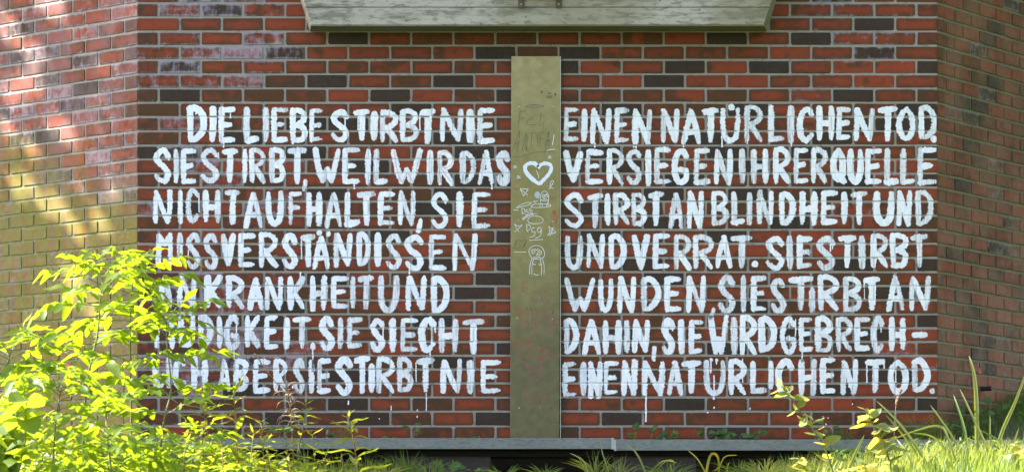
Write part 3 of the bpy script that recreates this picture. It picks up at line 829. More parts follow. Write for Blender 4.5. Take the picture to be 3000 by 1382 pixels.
for (sx, sy) in ((1520, 313), (1621, 313), (1519, 646), (1620, 648), (1515, 931), (1619, 934), (1521, 1194)):
    mb = MB(); c0 = P(sx, sy, yp - .0022)
    ring = lambda r, dy: [c0 + Vector((math.cos(t) * r, dy, math.sin(t) * r)) for t in [i * math.pi / 4 for i in range(8)]]
    mb.quadring(ring(.0022, 0), ring(.0046, .0004)); mb.quadring(ring(.0046, .0004), ring(.0052, .0022))
    o_ = len(mb.v); mb.v += ring(.0022, .0010); mb.f.append(tuple(o_ + i for i in range(8)))
    mb.build('screw', M_SCREW, plate)
class Strokes(MB):
    """collects pen strokes; build() makes one part of each separate doodle"""
    def build(s_, name, mat, parent=None, smooth=False):
        # connected pieces of mesh, then merge the ones that nearly touch
        n = len(s_.v); par = list(range(n))
        def fd(i):
            while par[i] != i: par[i] = par[par[i]]; i = par[i]
            return i
        for f in s_.f:
            for q in f[1:]: par[fd(q)] = fd(f[0])
        comp = {}
        for i in range(n): comp.setdefault(fd(i), []).append(i)
        cs = [list(c) for c in comp.values()]
        gap = .007
        bb = [[min(s_.v[i].x for i in c), max(s_.v[i].x for i in c), min(s_.v[i].z for i in c), max(s_.v[i].z for i in c)] for c in cs]
        done = False
        while not done:
            done = True
            for i in range(len(cs)):
                for j in range(i + 1, len(cs)):
                    a, b3 = bb[i], bb[j]
                    if a[0] - gap < b3[1] and b3[0] - gap < a[1] and a[2] - gap < b3[3] and b3[2] - gap < a[3]:
                        cs[i] += cs[j]; bb[i] = [min(a[0], b3[0]), max(a[1], b3[1]), min(a[2], b3[2]), max(a[3], b3[3])]
                        del cs[j]; del bb[j]; done = False; break
                if not done: break
        off = Vector(parent.location)
        for c in cs:
            mp = {v: i for i, v in enumerate(c)}
            mesh_obj(name, [s_.v[i] - off for i in c], [tuple(mp[q] for q in f) for f in s_.f if f[0] in mp], mat, parent)
yl = yp - .0006
def pz1(x, y): return (1450 + x / 3.391, 150 + y / 3.391)
def pz2(x, y): return (1450 + x / 2.9675, 420 + y / 2.9675)
def pz3(x, y): return (1450 + x / 2.327, 780 + y / 2.327)
mb = Strokes()
def R1(f, ls, w, mb, yy=yl):
    for l in ls: ribbon(mb, catmull([f(*p) for p in l], 3) if len(l) > 2 else [f(*p) for p in l], w, yy)
R1(pz1, [[(300, 552), (340, 538), (400, 534), (470, 540), (488, 548), (440, 556), (360, 560), (300, 556)],
         [(315, 596), (245, 598)], [(250, 598), (240, 680), (228, 755)], [(240, 668), (305, 660)],
         [(390, 665), (345, 680), (315, 710), (340, 733), (408, 732)], [(462, 612), (440, 745)], [(440, 745), (520, 682)], [(480, 715), (474, 775)],
         [(246, 792), (235, 900), (222, 998)], [(246, 792), (210, 900), (170, 995)], [(195, 922), (248, 910)],
         [(312, 802), (290, 900), (270, 990)], [(312, 802), (305, 900), (312, 988)], [(312, 988), (322, 860), (328, 825)],
         [(335, 815), (412, 812)], [(368, 815), (362, 890), (360, 960)], [(428, 808), (420, 948)], [(450, 812), (494, 806)], [(450, 815), (445, 955)], [(445, 868), (480, 866)],
         [(532, 798), (500, 950)], [(532, 798), (538, 945)], [(510, 890), (550, 890)],
         [(190, 1050), (260, 1045), (340, 1018), (430, 1003), (520, 1000), (612, 1006)],
         [(455, 395), (475, 410), (458, 415), (470, 392), (466, 418)], [(588, 430), (612, 432), (592, 442), (602, 415), (600, 450)],
         [(528, 410), (532, 424), (540, 412), (548, 424), (558, 410), (552, 426), (530, 426)],
         [(512, 445), (522, 440), (520, 452), (510, 460), (526, 460)], [(534, 442), (528, 455), (538, 458), (540, 445), (534, 442)], [(545, 445), (552, 442), (550, 452), (543, 460), (556, 459)], [(568, 440), (560, 450), (564, 460), (568, 455)],
         [(515, 468), (562, 466)], [(192, 592), (196, 600)], [(205, 588), (208, 600)]], .95, mb)
R1(pz2, [[(150, 905), (165, 908), (185, 835), (183, 920)], [(195, 850), (215, 838), (222, 855), (205, 872), (222, 885), (212, 910), (190, 912)], [(232, 848), (270, 838), (258, 880), (240, 912)], [(244, 880), (268, 874)]], 1.1, mb)
mb.build('marker_writing', M_BLACK, plate)
mb = Strokes()
R1(pz1, [[(588, 828), (580, 880), (571, 934)], [(520, 990), (550, 978), (600, 975)]], 1.5, mb)
def star(cx, cy, r, f):
    return [[(cx - r, cy - r * .7), (cx + r, cy + r * .7)], [(cx + r, cy - r * .6), (cx - r, cy + r * .6)], [(cx, cy - r), (cx - r * .2, cy + r)]]
R1(pz2, star(475, 120, 15, pz2) + star(175, 204, 12, pz2) + star(207, 294, 17, pz2), 1.5, mb)
R1(pz2, [[(220, 395), (248, 455)], [(222, 392), (290, 398)], [(290, 398), (248, 458)], [(222, 398), (285, 450)],
         [(470, 400), (512, 330), (490, 330), (478, 380), (510, 390)],
         [(395, 520), (398, 450), (410, 425), (432, 415), (455, 428), (466, 460), (462, 525)], [(398, 490), (430, 500), (464, 490)],
         [(410, 440), (430, 450), (452, 436)], [(408, 458), (420, 448), (430, 458), (420, 470), (408, 460)], [(436, 456), (448, 446), (458, 456), (448, 468), (436, 458)], [(428, 466), (425, 478), (434, 476)], [(415, 488), (448, 484)],
         [(390, 555), (398, 500)], [(410, 555), (414, 520)], [(448, 520), (450, 555)], [(458, 500), (462, 552)],
         [(312, 545), (340, 530), (400, 525), (460, 528), (486, 538), (470, 550), (400, 557), (330, 556), (312, 545)],
         [(185, 562), (220, 535), (280, 515), (318, 515), (290, 535), (230, 550), (187, 564)], [(160, 577), (204, 582)], [(330, 512), (350, 495)], [(345, 515), (370, 498)],
         [(232, 565), (238, 612)], [(232, 563), (255, 570), (260, 595), (238, 614)], [(285, 575), (270, 580), (272, 598), (288, 590), (286, 620), (262, 612)], [(318, 562), (300, 570), (304, 588), (320, 580), (322, 612), (300, 600)],
         [(238, 655), (290, 620), (365, 610)], [(240, 665), (280, 638), (340, 615)],
         [(285, 665), (305, 640), (350, 630), (400, 642), (420, 668), (400, 692), (340, 698), (295, 688), (285, 665)],
         [(275, 705), (280, 765)], [(275, 703), (300, 710), (308, 735), (280, 768)], [(345, 735), (325, 735), (322, 765), (345, 770), (346, 740), (345, 800), (300, 815)], [(402, 730), (375, 735), (370, 765), (395, 772), (402, 735), (398, 800), (350, 825)],
         [(298, 842), (420, 834)], [(170, 705), (210, 772)], [(172, 703), (205, 720), (240, 706)], [(240, 706), (172, 770)],
         [(468, 720), (482, 800)], [(468, 720), (532, 772)], [(532, 772), (455, 798)], [(455, 798), (510, 725)], [(510, 725), (480, 805)],
         [(162, 942), (270, 944)],
         [(300, 960), (296, 930), (320, 898), (360, 886), (405, 900), (430, 945), (425, 985), (395, 1000), (330, 1000), (302, 965)],
         [(316, 935), (328, 920), (345, 928), (345, 950), (328, 958), (314, 945)], [(325, 937), (331, 934), (330, 942), (325, 938)],
         [(370, 942), (385, 928), (402, 940), (400, 962), (382, 970), (368, 955)], [(380, 948), (387, 946), (385, 954), (380, 949)],
         [(350, 915), (362, 930), (378, 912)], [(362, 955), (370, 965), (358, 975)], [(335, 985), (352, 992), (380, 985), (398, 990)],
         [(318, 1003), (305, 1060), (300, 1135)], [(335, 1005), (322, 1065), (322, 1138)], [(395, 1005), (405, 1070), (404, 1145)], [(412, 1000), (428, 1065), (426, 1135)],
         [(332, 1040), (342, 1053), (355, 1048)], [(378, 1050), (390, 1055), (398, 1045)], [(338, 1130), (355, 1143), (378, 1140)],
         [(358, 234), (368, 250), (372, 268), (382, 282), (378, 305)]], 1.35, mb)
mb.build('marker_drawing', M_WHITE, plate)
# brushed heart and blot
mb = MB()
heart = [(375, 205), (350, 178), (310, 172), (270, 190), (262, 225), (280, 262), (320, 305), (362, 338), (388, 350), (410, 330), (450, 290), (482, 245), (490, 205), (470, 180), (430, 175), (395, 190), (372, 215)]
R1(pz2, [heart], 11.5, mb)
mb.build('painted_heart', simple('white_heart_paint', (.72, .75, .80), var=.12, sc=90), plate)
mb = MB(); pb = [P(*pz2(370 + math.cos(t) * 25 * random.uniform(.8, 1.1), 447 + math.sin(t) * 32 * random.uniform(.85, 1.1)), yl + .0002) for t in [i * .35 for i in range(18)]]
mb.v = pb; mb.f = [tuple(range(18))]; mb.build('paint_blot', simple('thin_grey_blot', (.40, .43, .44), var=.3, sc=120), plate)
mb = Strokes()
R1(pz2, [[(150, 375), (165, 395), (190, 405), (205, 390)], [(160, 345), (175, 365)], [(172, 380), (185, 400)], [(195, 325), (205, 340)], [(178, 330), (185, 345)],
         [(475, 450), (492, 490)], [(492, 490), (500, 462)], [(500, 462), (510, 490)], [(510, 490), (528, 455)],
         [(520, 625), (535, 650), (530, 720)], [(512, 660), (520, 680), (535, 690), (530, 665), (512, 658)], [(540, 670), (552, 640), (545, 632), (536, 660)], [(488, 685), (490, 725), (545, 725)], [(495, 690), (497, 722)]], 1.4, mb)
o_ = len(mb.v); mb.v += [P(*pz2(516 + math.cos(t) * 17, 600 + math.sin(t) * 21), yl) for t in [i * .45 for i in range(14)]]; mb.f.append(tuple(o_ + i for i in range(14)))
R1(pz3, [ell(155, 296, 24, 24), ell(155, 298, 15, 14), [(165, 322), (175, 350), (168, 372), (178, 395), (160, 402)], [(172, 330), (185, 350), (165, 365)],
         ell(130, 522, 17, 14), ell(152, 508, 14, 14), ell(162, 530, 15, 14), ell(140, 540, 14, 14), ell(205, 510, 18, 14), ell(240, 505, 15, 16), ell(215, 528, 16, 14), ell(262, 518, 20, 12),
         ell(330, 548, 20, 18), ell(350, 572, 20, 16), ell(300, 572, 18, 16), ell(326, 594, 22, 15), [(160, 552), (175, 610), (182, 660)], [(235, 545), (230, 610)], [(318, 610), (305, 650)]], 1.2, mb)
mb.build('red_drawing', simple('dull_red_marker', (.36, .075, .03), var=.25, sc=80), plate)
mb = Strokes()
R1(pz3, [[(180, 110), (240, 98)], [(186, 110), (196, 200)], [(182, 146), (226, 142)], [(280, 165), (245, 180), (240, 215), (275, 240), (300, 240)], [(316, 124), (316, 235)], [(316, 240), (370, 180)], [(335, 210), (356, 300)], [(240, 80), (310, 78), (375, 92)],
         [(222, 280), (170, 440)], [(222, 280), (222, 385)], [(180, 380), (228, 380)], [(245, 282), (255, 360), (235, 446)], [(245, 282), (270, 380), (272, 470)], [(272, 296), (320, 294)], [(298, 300), (285, 415)], [(330, 320), (372, 316)], [(335, 322), (355, 400), (370, 470)], [(335, 352), (360, 350)], [(395, 300), (378, 466)], [(392, 300), (412, 430)], [(372, 385), (418, 395)], [(428, 345), (430, 440)],
         [(150, 590), (220, 566), (290, 565), (360, 582), (420, 615)], [(138, 622), (415, 616)],
         [(190, 635), (260, 700), (330, 735)], [(330, 735), (250, 755), (188, 792)], [(316, 640), (300, 720), (282, 800)], [(316, 640), (250, 720), (215, 770)], [(190, 635), (240, 730), (285, 800)],
         [(186, 834), (230, 826), (290, 832), (350, 858)], [(216, 868), (222, 920)], [(216, 866), (250, 872), (255, 900), (226, 922)], [(285, 880), (275, 890), (290, 905), (300, 885), (285, 875)], [(330, 885), (318, 895), (330, 905), (355, 900), (335, 880)], [(318, 895), (322, 940), (300, 948)],
         [(250, 940), (290, 952), (360, 945)], [(340, 975), (395, 982)]], 1.5, mb)
mb.build('pink_writing', M_PINK, plate)

# ------------------------------------------------------------------ concrete beam over the wall
def concrete_mat(name, light=1.0, green=0.4):
    m, nt, b = new_mat(name)
    x, y, z = posxyz(nt)
    n1 = noise(nt, 3.2, 4, .6, stretch=(.5, 1, 2)); n2 = noise(nt, 40, 4, .65, stretch=(.35, 1, 1)); n3 = noise(nt, 180, 3, .6)
    c = mixc(nt, n1, tuple(light * q for q in (.27, .235, .18)), tuple(light * q for q in (.48, .425, .35)))
    c = mixc(nt, ramp(nt, n2, .50, .66, 0, .65), c, (.10, .10, .075))
    c = mixc(nt, ramp(nt, noise(nt, 9, 5, .72, stretch=(.25, 1, 1.6), off=(2, 0, 4)), .47, .62, 0, .75), c, (.125, .12, .085))
    c = mixc(nt, ramp(nt, mathn(nt, 'ADD', noise(nt, 2.0, 3, .6, off=(7, 7, 1)), mathn(nt, 'MULTIPLY', x, .17)), .40, .66, .1 * green, 1.0 * green), c, (.15, .135, .05))
    c = mixc(nt, ramp(nt, noise(nt, 55, 2, .5, off=(1, 1, 9)), .70, .74, 0, .9), c, (.03, .03, .025))
    L(nt, c, b.inputs['Base Color']); b.inputs['Roughness'].default_value = .88
    bump(nt, b, mathn(nt, 'ADD', n3, mathn(nt, 'MULTIPLY', n2, 2)), .5, .003)
    return m
M_CONC = concrete_mat('board_marked_concrete', 1.12, .5)
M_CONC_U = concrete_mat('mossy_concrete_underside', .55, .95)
beam = empty('concrete_beam', P(1570, 80, 0)); tag(beam, 'weathered grey green concrete beam with splayed ends jutting out above the lettering', 'beam')
def band(y_lo, y_hi, Yf, name, parent_, mat, xs_l, xs_r):
    """one shuttering board width of the front face; px heights measured on the face"""
    mb = MB()
    (l_lo, l_hi), (r_lo, r_hi) = xs_l, xs_r
    f = [P(l_lo, y_lo, Yf), P(r_lo, y_lo, Yf), P(r_hi, y_hi, Yf), P(l_hi, y_hi, Yf)]
    c_ = .003
    inn = [f[0] + Vector((c_, 0, c_)), f[1] + Vector((-c_, 0, c_)), f[2] + Vector((-c_, 0, -c_)), f[3] + Vector((c_, 0, -c_))]
    mb.v = inn + [p + Vector((0, c_, 0)) for p in f] + [p + Vector((0, .03, 0)) for p in f]
    mb.f = [(0, 1, 2, 3)] + [(k + (i + 1) % 4, k + i, k + 4 + i, k + 4 + (i + 1) % 4) for k in (0, 4) for i in range(4)]
    mb.build(name, mat, parent_)
YF = -.30
def xl(y): return 911 - (74 - y) * .30
def xr(y): return 2239 + (70 - y) * .34
for (a, b2, dy) in ((73.5, 22.5, 0), (21.3, -40, -.003), (-41, -110, .001), (-111, -180, -.002)):
    band(a, b2, YF + dy, 'board_mark', beam, M_CONC, (xl(a), xl(b2)), (xr(a), xr(b2)))
mb = MB()
fr = [P(xl(73) + 1, 73, YF + .02), P(xr(73) - 1, 73, YF + .02), P(xr(-181) - 1, -181, YF + .02), P(xl(-181) + 1, -181, YF + .02)]
zb = fr[0].z
wl = lambda y: 905.5 - (92 - y) * .30
wr = lambda y: 2249 + (92 - y) * .20
bk = [P(wl(92), 92, .0), P(wr(92), 92, .0), P(wr(-170), -170, 0), P(wl(-170), -170, 0)]
mb.v = fr + [p + Vector((0, .05, 0)) for p in bk]
mb.f = [(0, 1, 2, 3), (4, 5, 1, 0), (7, 4, 0, 3), (5, 6, 2, 1), (6, 7, 3, 2), (7, 6, 5, 4)]
o = mb.build('beam_body', M_CONC, beam)
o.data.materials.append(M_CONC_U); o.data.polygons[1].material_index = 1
# thin drip strip of moss-dark concrete under the face
mb = MB(); mb.box(P(913, 0, YF).x, P(2238, 0, YF).x, YF + .004, YF + .028, P(0, 76.5, YF).z, P(0, 73.8, YF).z)
mb.build('drip_edge', M_CONC_U, beam)
br_ = empty('steel_bracket', P(1585, 10, YF)); tag(br_, 'small rusty steel bracket bolted low on the concrete beam above the metal plate', 'bracket')
M_RUST = simple('rusty_steel', (.11, .075, .05), .75, .3, .4, 60)
for cx in (1527, 1637):
    mb = MB(); a = P(cx - 9, 24, YF - .012); c2 = P(cx + 9, -12, YF - .012)
    mb.bbox(a.x, c2.x, YF - .012, YF - .0035, a.z, c2.z, .0015); mb.build('foot_plate', M_RUST, br_)
    mb = MB(); c0 = P(cx, 13, YF - .018)
    ring = lambda r, dy: [c0 + Vector((math.cos(t) * r, dy, math.sin(t) * r)) for t in [i * math.pi / 3 for i in range(6)]]
    mb.quadring(ring(.004, 0), ring(.0065, .001)); mb.quadring(ring(.0065, .001), ring(.0065, .006)); o_ = len(mb.v); mb.v += ring(.004, 0); mb.f.append(tuple(o_ + i for i in range(6)))
    mb.build('bolt', simple('bolt_steel', (.28, .24, .2), .5, .7), br_)
mb = MB(); a = P(1519, -14, YF - .05); c2 = P(1646, 2, YF - .05); mb.bbox(a.x, c2.x, YF - .05, YF - .013, P(0, -4, YF).z, P(0, -14, YF).z, .002); mb.build('cross_bar', M_RUST, br_)

# ------------------------------------------------------------------ steel edging, soil strip, piers
M_GALV, nt, b = new_mat('weathered_galvanised_steel')
n1 = noise(nt, 6, 4, .65, stretch=(.5, 1, 1)); n2 = noise(nt, 80, 3, .6, stretch=(.4, 1, 1))
c = mixc(nt, n1, (.13, .14, .125), (.25, .26, .235)); c = mixc(nt, ramp(nt, n2, .45, .7, 0, .6), c, (.09, .095, .075))
c = mixc(nt, ramp(nt, noise(nt, 14, 4, .7, off=(3, 1, 1)), .58, .75, 0, .5), c, (.17, .13, .09))
L(nt, c, b.inputs['Base Color']); b.inputs['Metallic'].default_value = .35; b.inputs['Roughness'].default_value = .55
bump(nt, b, n2, .25, .001)
YE = -.34
def edging(px0, px1, ptop, pbot, label, capside):
    t = empty('steel_edging', P((px0 + px1) / 2, pbot, YE)); tag(t, label, 'steel edging')
    x0 = P(px0, 0, YE).x; x1 = P(px1, 0, YE).x; zt = P(0, ptop, YE).z; zb_ = P(0, pbot, YE).z
    mb = MB(); mb.bbox(x0, x1, YE, YE + .005, zb_, zt, .0018)
    mb.build('face', M_GALV, t)
    mb = MB(); mb.box(x0, x1, YE + .0055, YE + .06, zt - .006, zt - .0012)
    mb.build('top_flange', M_GALV, t)
    mb = MB(); mb.box(x0, x1, YE + .0055, YE + .08, zb_ + .001, zb_ + .006)
    mb.build('bottom_flange', M_GALV, t)
    mb = MB(); e = x1 if capside > 0 else x0
    mb.box(e - .012, e + .004, YE - .002, YE + .05, zb_ - .001, zt + .001) if capside > 0 else mb.box(e - .004, e + .008, YE - .002, YE + .05, zb_ - .001, zt + .001)
    mb.build('end_cap', simple('pale_zinc_end', (.36, .36, .33), .5, .3), t)
edging(300, 1797, 1282, 1314, 'grey steel edging along the wall foot, left length, with a pale end cap', 1)
edging(1801, 3080, 1287, 1318.5, 'grey steel edging along the wall foot, right length, sitting slightly lower', -1)
zs = P(0, 1294, YE).z
M_SOIL, nt, b = new_mat('dark_soil')
n1 = noise(nt, 25, 4, .7); c = mixc(nt, n1, (.035, .028, .02), (.09, .07, .045)); L(nt, c, b.inputs['Base Color']); b.inputs['Roughness'].default_value = .95
bump(nt, b, n1, .8, .01)
mb = MB(); x0 = P(300, 0, YE).x; x1 = P(3080, 0, YE).x
mb.prism([Vector((x0, YE + .007, zs - .03)), Vector((XL - .05, .03, zs - .03)), Vector((XL + .03, .02, zs - .03)), Vector((XR - .03, .02, zs - .03)), Vector((x1, 1.05, zs - .03)), Vector((x1 + 0.6, 1.4, zs - .03)), Vector((x1 + .6, YE + .007, zs - .03))][::-1], Vector((0, 0, .03)))
o = mb.build('soil', M_SOIL); tag(o, 'dark soil strip behind the steel edging', kind='structure')
slab = MB(); slab.box(x0, x1, YE + .13, .2, P(0, 1318, YE).z - .03, zs - .032)  # shade under the overhang is put into the slab's black colour
o = slab.build('concrete_slab', simple('slab_shade_black', (.012, .011, .01), .9)); tag(o, 'dark underside slab carrying the soil behind the steel edging', 'slab')
M_PIER, nt, b = new_mat('dark_brown_pier')
n1 = noise(nt, 8, 4, .6); c = mixc(nt, n1, (.035, .024, .022), (.065, .045, .042))
c = mixc(nt, ramp(nt, noise(nt, 90, 2, .5), .70, .74, 0, .8), c, (.35, .33, .32))
L(nt, c, b.inputs['Base Color']); b.inputs['Roughness'].default_value = .8
for (p0, p1, lab) in ((1150, 1438, 'dark brown foundation block under the steel edging left of the metal plate'), (1800, 2040, 'dark brown foundation block speckled white under the steel edging right of the metal plate'),
                      (2620, 2800, 'dark brown foundation block under the steel edging at the right corner'), (560, 720, 'dark brown foundation block under the steel edging behind the leafy shrubs')):
    mb = MB(); mb.bbox(P(p0, 0, YE + .12).x, P(p1, 0, YE + .12).x, YE + .12, .2, 2.2, P(0, 1318, YE).z - .031, .006)
    o = mb.build('foundation_block', M_PIER); tag(o, lab, 'foundation block')
mb = MB(); mb.box(x0 - .3, x1 + .3, .75, .9, 1.8, zs - .035)  # back of the cavity, its deep shade painted as black
o = mb.build('footing_wall', simple('footing_shade_black', (.02, .018, .016), .9)); tag(o, 'recessed footing wall under the steel edging, coloured black for the deep shade there', 'footing')

# ------------------------------------------------------------------ terrain
def ground_z(x, y):
    # bank that climbs from the meadow (z=0) to the foot of the wall
    s = [(-400, 0), (-24, 0), (-17, .35), (-10, 1.35), (-6, 2.03), (-3, 2.27), (-1.2, 2.40), (-.6, 2.42), (-.36, 2.41), (0, 2.38), (.7, 2.38), (1.2, 2.38), (400, 2.38)]
    z = np.interp(y, [a for a, _ in s], [b_ for _, b_ in s])
    z += .035 * math.sin(x * 1.7 + y) * (1 if -8 < y < -.5 else 0)
    if y < -.8: z += .12 * max(0, min(1, (x - 1.3) / 1.1)) * max(0, min(1, (-.8 - y) / .8)) * max(0, min(1, (y + 9) / 3))
    return float(z)
M_GROUND, nt, b = new_mat('grassy_ground')
n1 = noise(nt, 3, 4, .6); n2 = noise(nt, 40, 3, .6)
c = mixc(nt, n1, (.05, .085, .018), (.085, .12, .03)); c = mixc(nt, ramp(nt, n2, .5, .7, 0, .6), c, (.06, .05, .03))
L(nt, c, b.inputs['Base Color']); b.inputs['Roughness'].default_value = .95; bump(nt, b, n2, 1, .03)
gx = sorted(set([-300, -150, -80, -40, -20, -12] + [i * .5 for i in range(-18, 19)] + [12, 20, 40, 80, 150, 300]))
gy = sorted(set([-300, -150, -80, -50, -35, -28, -24, -21, -19, -17, -15, -13, -11.5, -10, -9, -8, -7, -6, -5, -4.5, -4, -3.5, -3, -2.5, -2, -1.6, -1.2, -.9, -.6, -.36, 0, .7, 1.2, 3, 8, 20, 60, 150, 300]))
V = [(x_, y_, ground_z(x_, y_)) for y_ in gy for x_ in gx]
F = [(j * len(gx) + i, j * len(gx) + i + 1, (j + 1) * len(gx) + i + 1, (j + 1) * len(gx) + i) for j in range(len(gy) - 1) for i in range(len(gx) - 1)]
o = mesh_obj('ground', V, F, M_GROUND, smooth=True); tag(o, 'grassy bank falling away from the foot of the wall', kind='structure')
# earth mound against the right-hand wall
V, F = [], []
nx, ny = 14, 8
for j in range(ny + 1):
    for i in range(nx + 1):
        s = i / nx * 2.6; t = j / ny
        base = cR + dR * (s - .12) + nR * (t * 1.1 - .02)
        h = .26 * min(1, s / 1.1) * (1 - t ** 1.6) + .03 * math.sin(i * 1.7 + j)
        V.append((base.x, base.y, zs - .01 + max(-.02, h) - .05 * (s < .2)))
for j in range(ny):
    for i in range(nx):
        F.append((j * (nx + 1) + i, (j + 1) * (nx + 1) + i, (j + 1) * (nx + 1) + i + 1, j * (nx + 1) + i + 1))
def mound_z(s, t): return zs - .01 + .26 * min(1, max(0, s) / 1.1) * (1 - t ** 1.6)
o = mesh_obj('earth_mound', V, F, M_SOIL, smooth=True); tag(o, 'earth banked up against the right-hand wall', kind='structure')

# ------------------------------------------------------------------ foliage materials
def leaf_mat(name, c1, c2, trans=.5, rough=.46, spec=.32, tcol=None):
    m = bpy.data.materials.new(name); m.use_nodes = True
    nt = m.node_tree; b = nt.nodes['Principled BSDF']; out = nt.nodes['Material Output']
    oi = nt.nodes.new('ShaderNodeObjectInfo')
    n1 = noise(nt, 14, 3, .6)
    f = mathn(nt, 'ADD', mathn(nt, 'MULTIPLY', oi.outputs['Random'], .7), mathn(nt, 'MULTIPLY', n1, .4), clamp=True)
    c = mixc(nt, f, c1, c2)
    c = mixc(nt, ramp(nt, noise(nt, 45, 3, .7), .62, .72, 0, .6), c, (.16, .10, .03))
    L(nt, c, b.inputs['Base Color']); b.inputs['Roughness'].default_value = rough; b.inputs['Specular IOR Level'].default_value = spec
    t = nt.nodes.new('ShaderNodeBsdfTranslucent')
    tc = mixc(nt, f, tuple(min(1, q * 1.0) for q in (tcol or (c1[0] * 3.2, c1[1] * 2.4, c1[2] * .6))), tuple(min(1, q) for q in (tcol or (c2[0] * 3.2, c2[1] * 2.3, c2[2] * .6))))
    L(nt, tc, t.inputs['Color'])
    mx = nt.nodes.new('ShaderNodeMixShader'); mx.inputs[0].default_value = trans
    L(nt, b.outputs[0], mx.inputs[1]); L(nt, t.outputs[0], mx.inputs[2]); L(nt, mx.outputs[0], out.inputs['Surface'])
    bump(nt, b, noise(nt, 90, 2, .6), .3, .002)
    return m
M_ASH = leaf_mat('ash_leaf', (.06, .12, .012), (.115, .16, .020), .52, tcol=(.37, .50, .012))
M_BROAD = leaf_mat('broad_leaf', (.06, .12, .02), (.10, .15, .025), .52, tcol=(.40, .50, .02))
M_NARROW = leaf_mat('narrow_leaf', (.09, .13, .022), (.15, .16, .035), .50, tcol=(.44, .48, .03))
M_GRASS = leaf_mat('grass_blade', (.045, .10, .016), (.10, .15, .03), .42, tcol=(.36, .48, .05))
M_REED = leaf_mat('sedge_blade', (.08, .12, .03), (.15, .16, .05), .42, tcol=(.55, .60, .08))
M_WEED = leaf_mat('weed_leaf', (.045, .10, .022), (.075, .14, .03), .35, tcol=(.20, .34, .04))
M_WILLOW = leaf_mat('dull_oval_leaf', (.10, .14, .05), (.17, .19, .06), .40, rough=.5, tcol=(.50, .54, .12))
M_YELLOW = leaf_mat('yellowing_leaf', (.30, .24, .03), (.34, .30, .04), .5, tcol=(.62, .50, .05))
M_TWIG = simple('green_stem', (.12, .13, .045), .6); M_REDST = simple('reddish_stem', (.20, .10, .05), .6)
M_DRY = leaf_mat('dry_tan', (.34, .22, .14), (.46, .34, .24), .3, tcol=(.5, .35, .22))
M_FLUFF = simple('seed_fluff', (.6, .58, .55), .9)
M_BARK = simple('bark', (.10, .08, .06), .9, var=.4)

def leaf_mesh(name, prof, fold=.25, droop=.25, curl=0.0, serr=0.0):
    """unit-length leaf along +X; prof = list of (t, halfwidth)"""
    V, F = [], []
    for i, (t, w) in enumerate(prof):
        z = -droop * t * t + .05 * math.sin(t * 7)
        x = t * (1 - .25 * droop * t)
        w2 = w * (1 + (serr if i % 2 else -serr))
        V += [(x, -w2, z + fold * w + curl * w * math.sin(5 * t)), (x, 0, z), (x, w2, z + fold * w)]
    for i in range(len(prof) - 1):
        o = i * 3
        F += [(o, o + 1, o + 4, o + 3), (o + 1, o + 2, o + 5, o + 4)]
    me = bpy.data.meshes.new(name); me.from_pydata(V, [], F)
    me.polygons.foreach_set('use_smooth', [True] * len(me.polygons))
    return me
P_ASH = [(0, .01), (.12, .10), (.3, .165), (.5, .175), (.68, .14), (.84, .085), (1, .004)]
P_LANCE = [(0, .01), (.15, .055), (.35, .085), (.6, .075), (.82, .04), (1, .003)]
P_OVAL = [(0, .02), (.12, .15), (.32, .26), (.55, .27), (.75, .2), (.9, .1), (1, .01)]
P_ROUND = [(0, .05), (.08, .26), (.28, .42), (.52, .45), (.74, .36), (.9, .2), (1, .02)]
P_LOBE = [(0, .04), (.05, .30), (.18, .16), (.34, .50), (.46, .20), (.62, .36), (.74, .14), (1, .01)]
def variants(name, prof, mat, n=4, serr=0.0):
    out = []
    for i in range(n):
        me = leaf_mesh(name, prof, random.uniform(.12, .45), random.uniform(.05, .55), random.uniform(-.2, .2), serr)
        me.materials.append(mat); out.append(me)
    return out
ASH = variants('leaflet', P_ASH, M_ASH, 6, .05)
LANCE = variants('lance_leaf', P_LANCE, M_NARROW, 6)
OVAL = variants('oval_leaf', P_OVAL, M_WILLOW, 5)
ROUND = variants('round_leaf', P_ROUND, M_BROAD, 4, .03)
LOBE = variants('lobed_leaf', P_LOBE, M_WEED, 4)
WOVAL = variants('weed_leaf', P_OVAL, M_WEED, 4)
YEL = variants('yellow_leaf', P_OVAL, M_YELLOW, 3)
YLAN = variants('yellow_lance_leaf', P_LANCE, M_YELLOW, 2)
def frame(d, up, scale, roll=0.0):
    d = Vector(d).normalized(); up = Vector(up)
    y_ = up.cross(d)
    if y_.length < 1e-4: y_ = Vector((0, 1, 0)).cross(d)
    y_.normalize(); z_ = d.cross(y_)
    m = Matrix((d, y_, z_)).transposed().to_4x4()
    return m @ Matrix.Rotation(roll, 4, 'X') @ Matrix.Scale(scale, 4)
def put(name, me, parent, wpos, d, up, scale, roll=0.0, base=None):
    o = bpy.data.objects.new(name, me); C.objects.link(o); o.parent = parent
    off = base if base is not None else Vector(parent.location)
    o.matrix_local = Matrix.Translation(Vector(wpos) - off) @ frame(d, up, scale, roll)
    return o
def curve3(px, Y):
    """stem polyline from survey pixels at depth Y, smoothed"""
    pts = catmull(px, 4)
    n = len(pts)
    return [P(p[0], p[1], Y) + Vector((0, .02 * math.sin(i * .9), 0)) for i, p in enumerate(pts)]
UP = Vector((0, 0, 1))
def rnd_dir(az, el): return Vector((math.cos(az) * math.cos(el), math.sin(az) * math.cos(el), math.sin(el)))

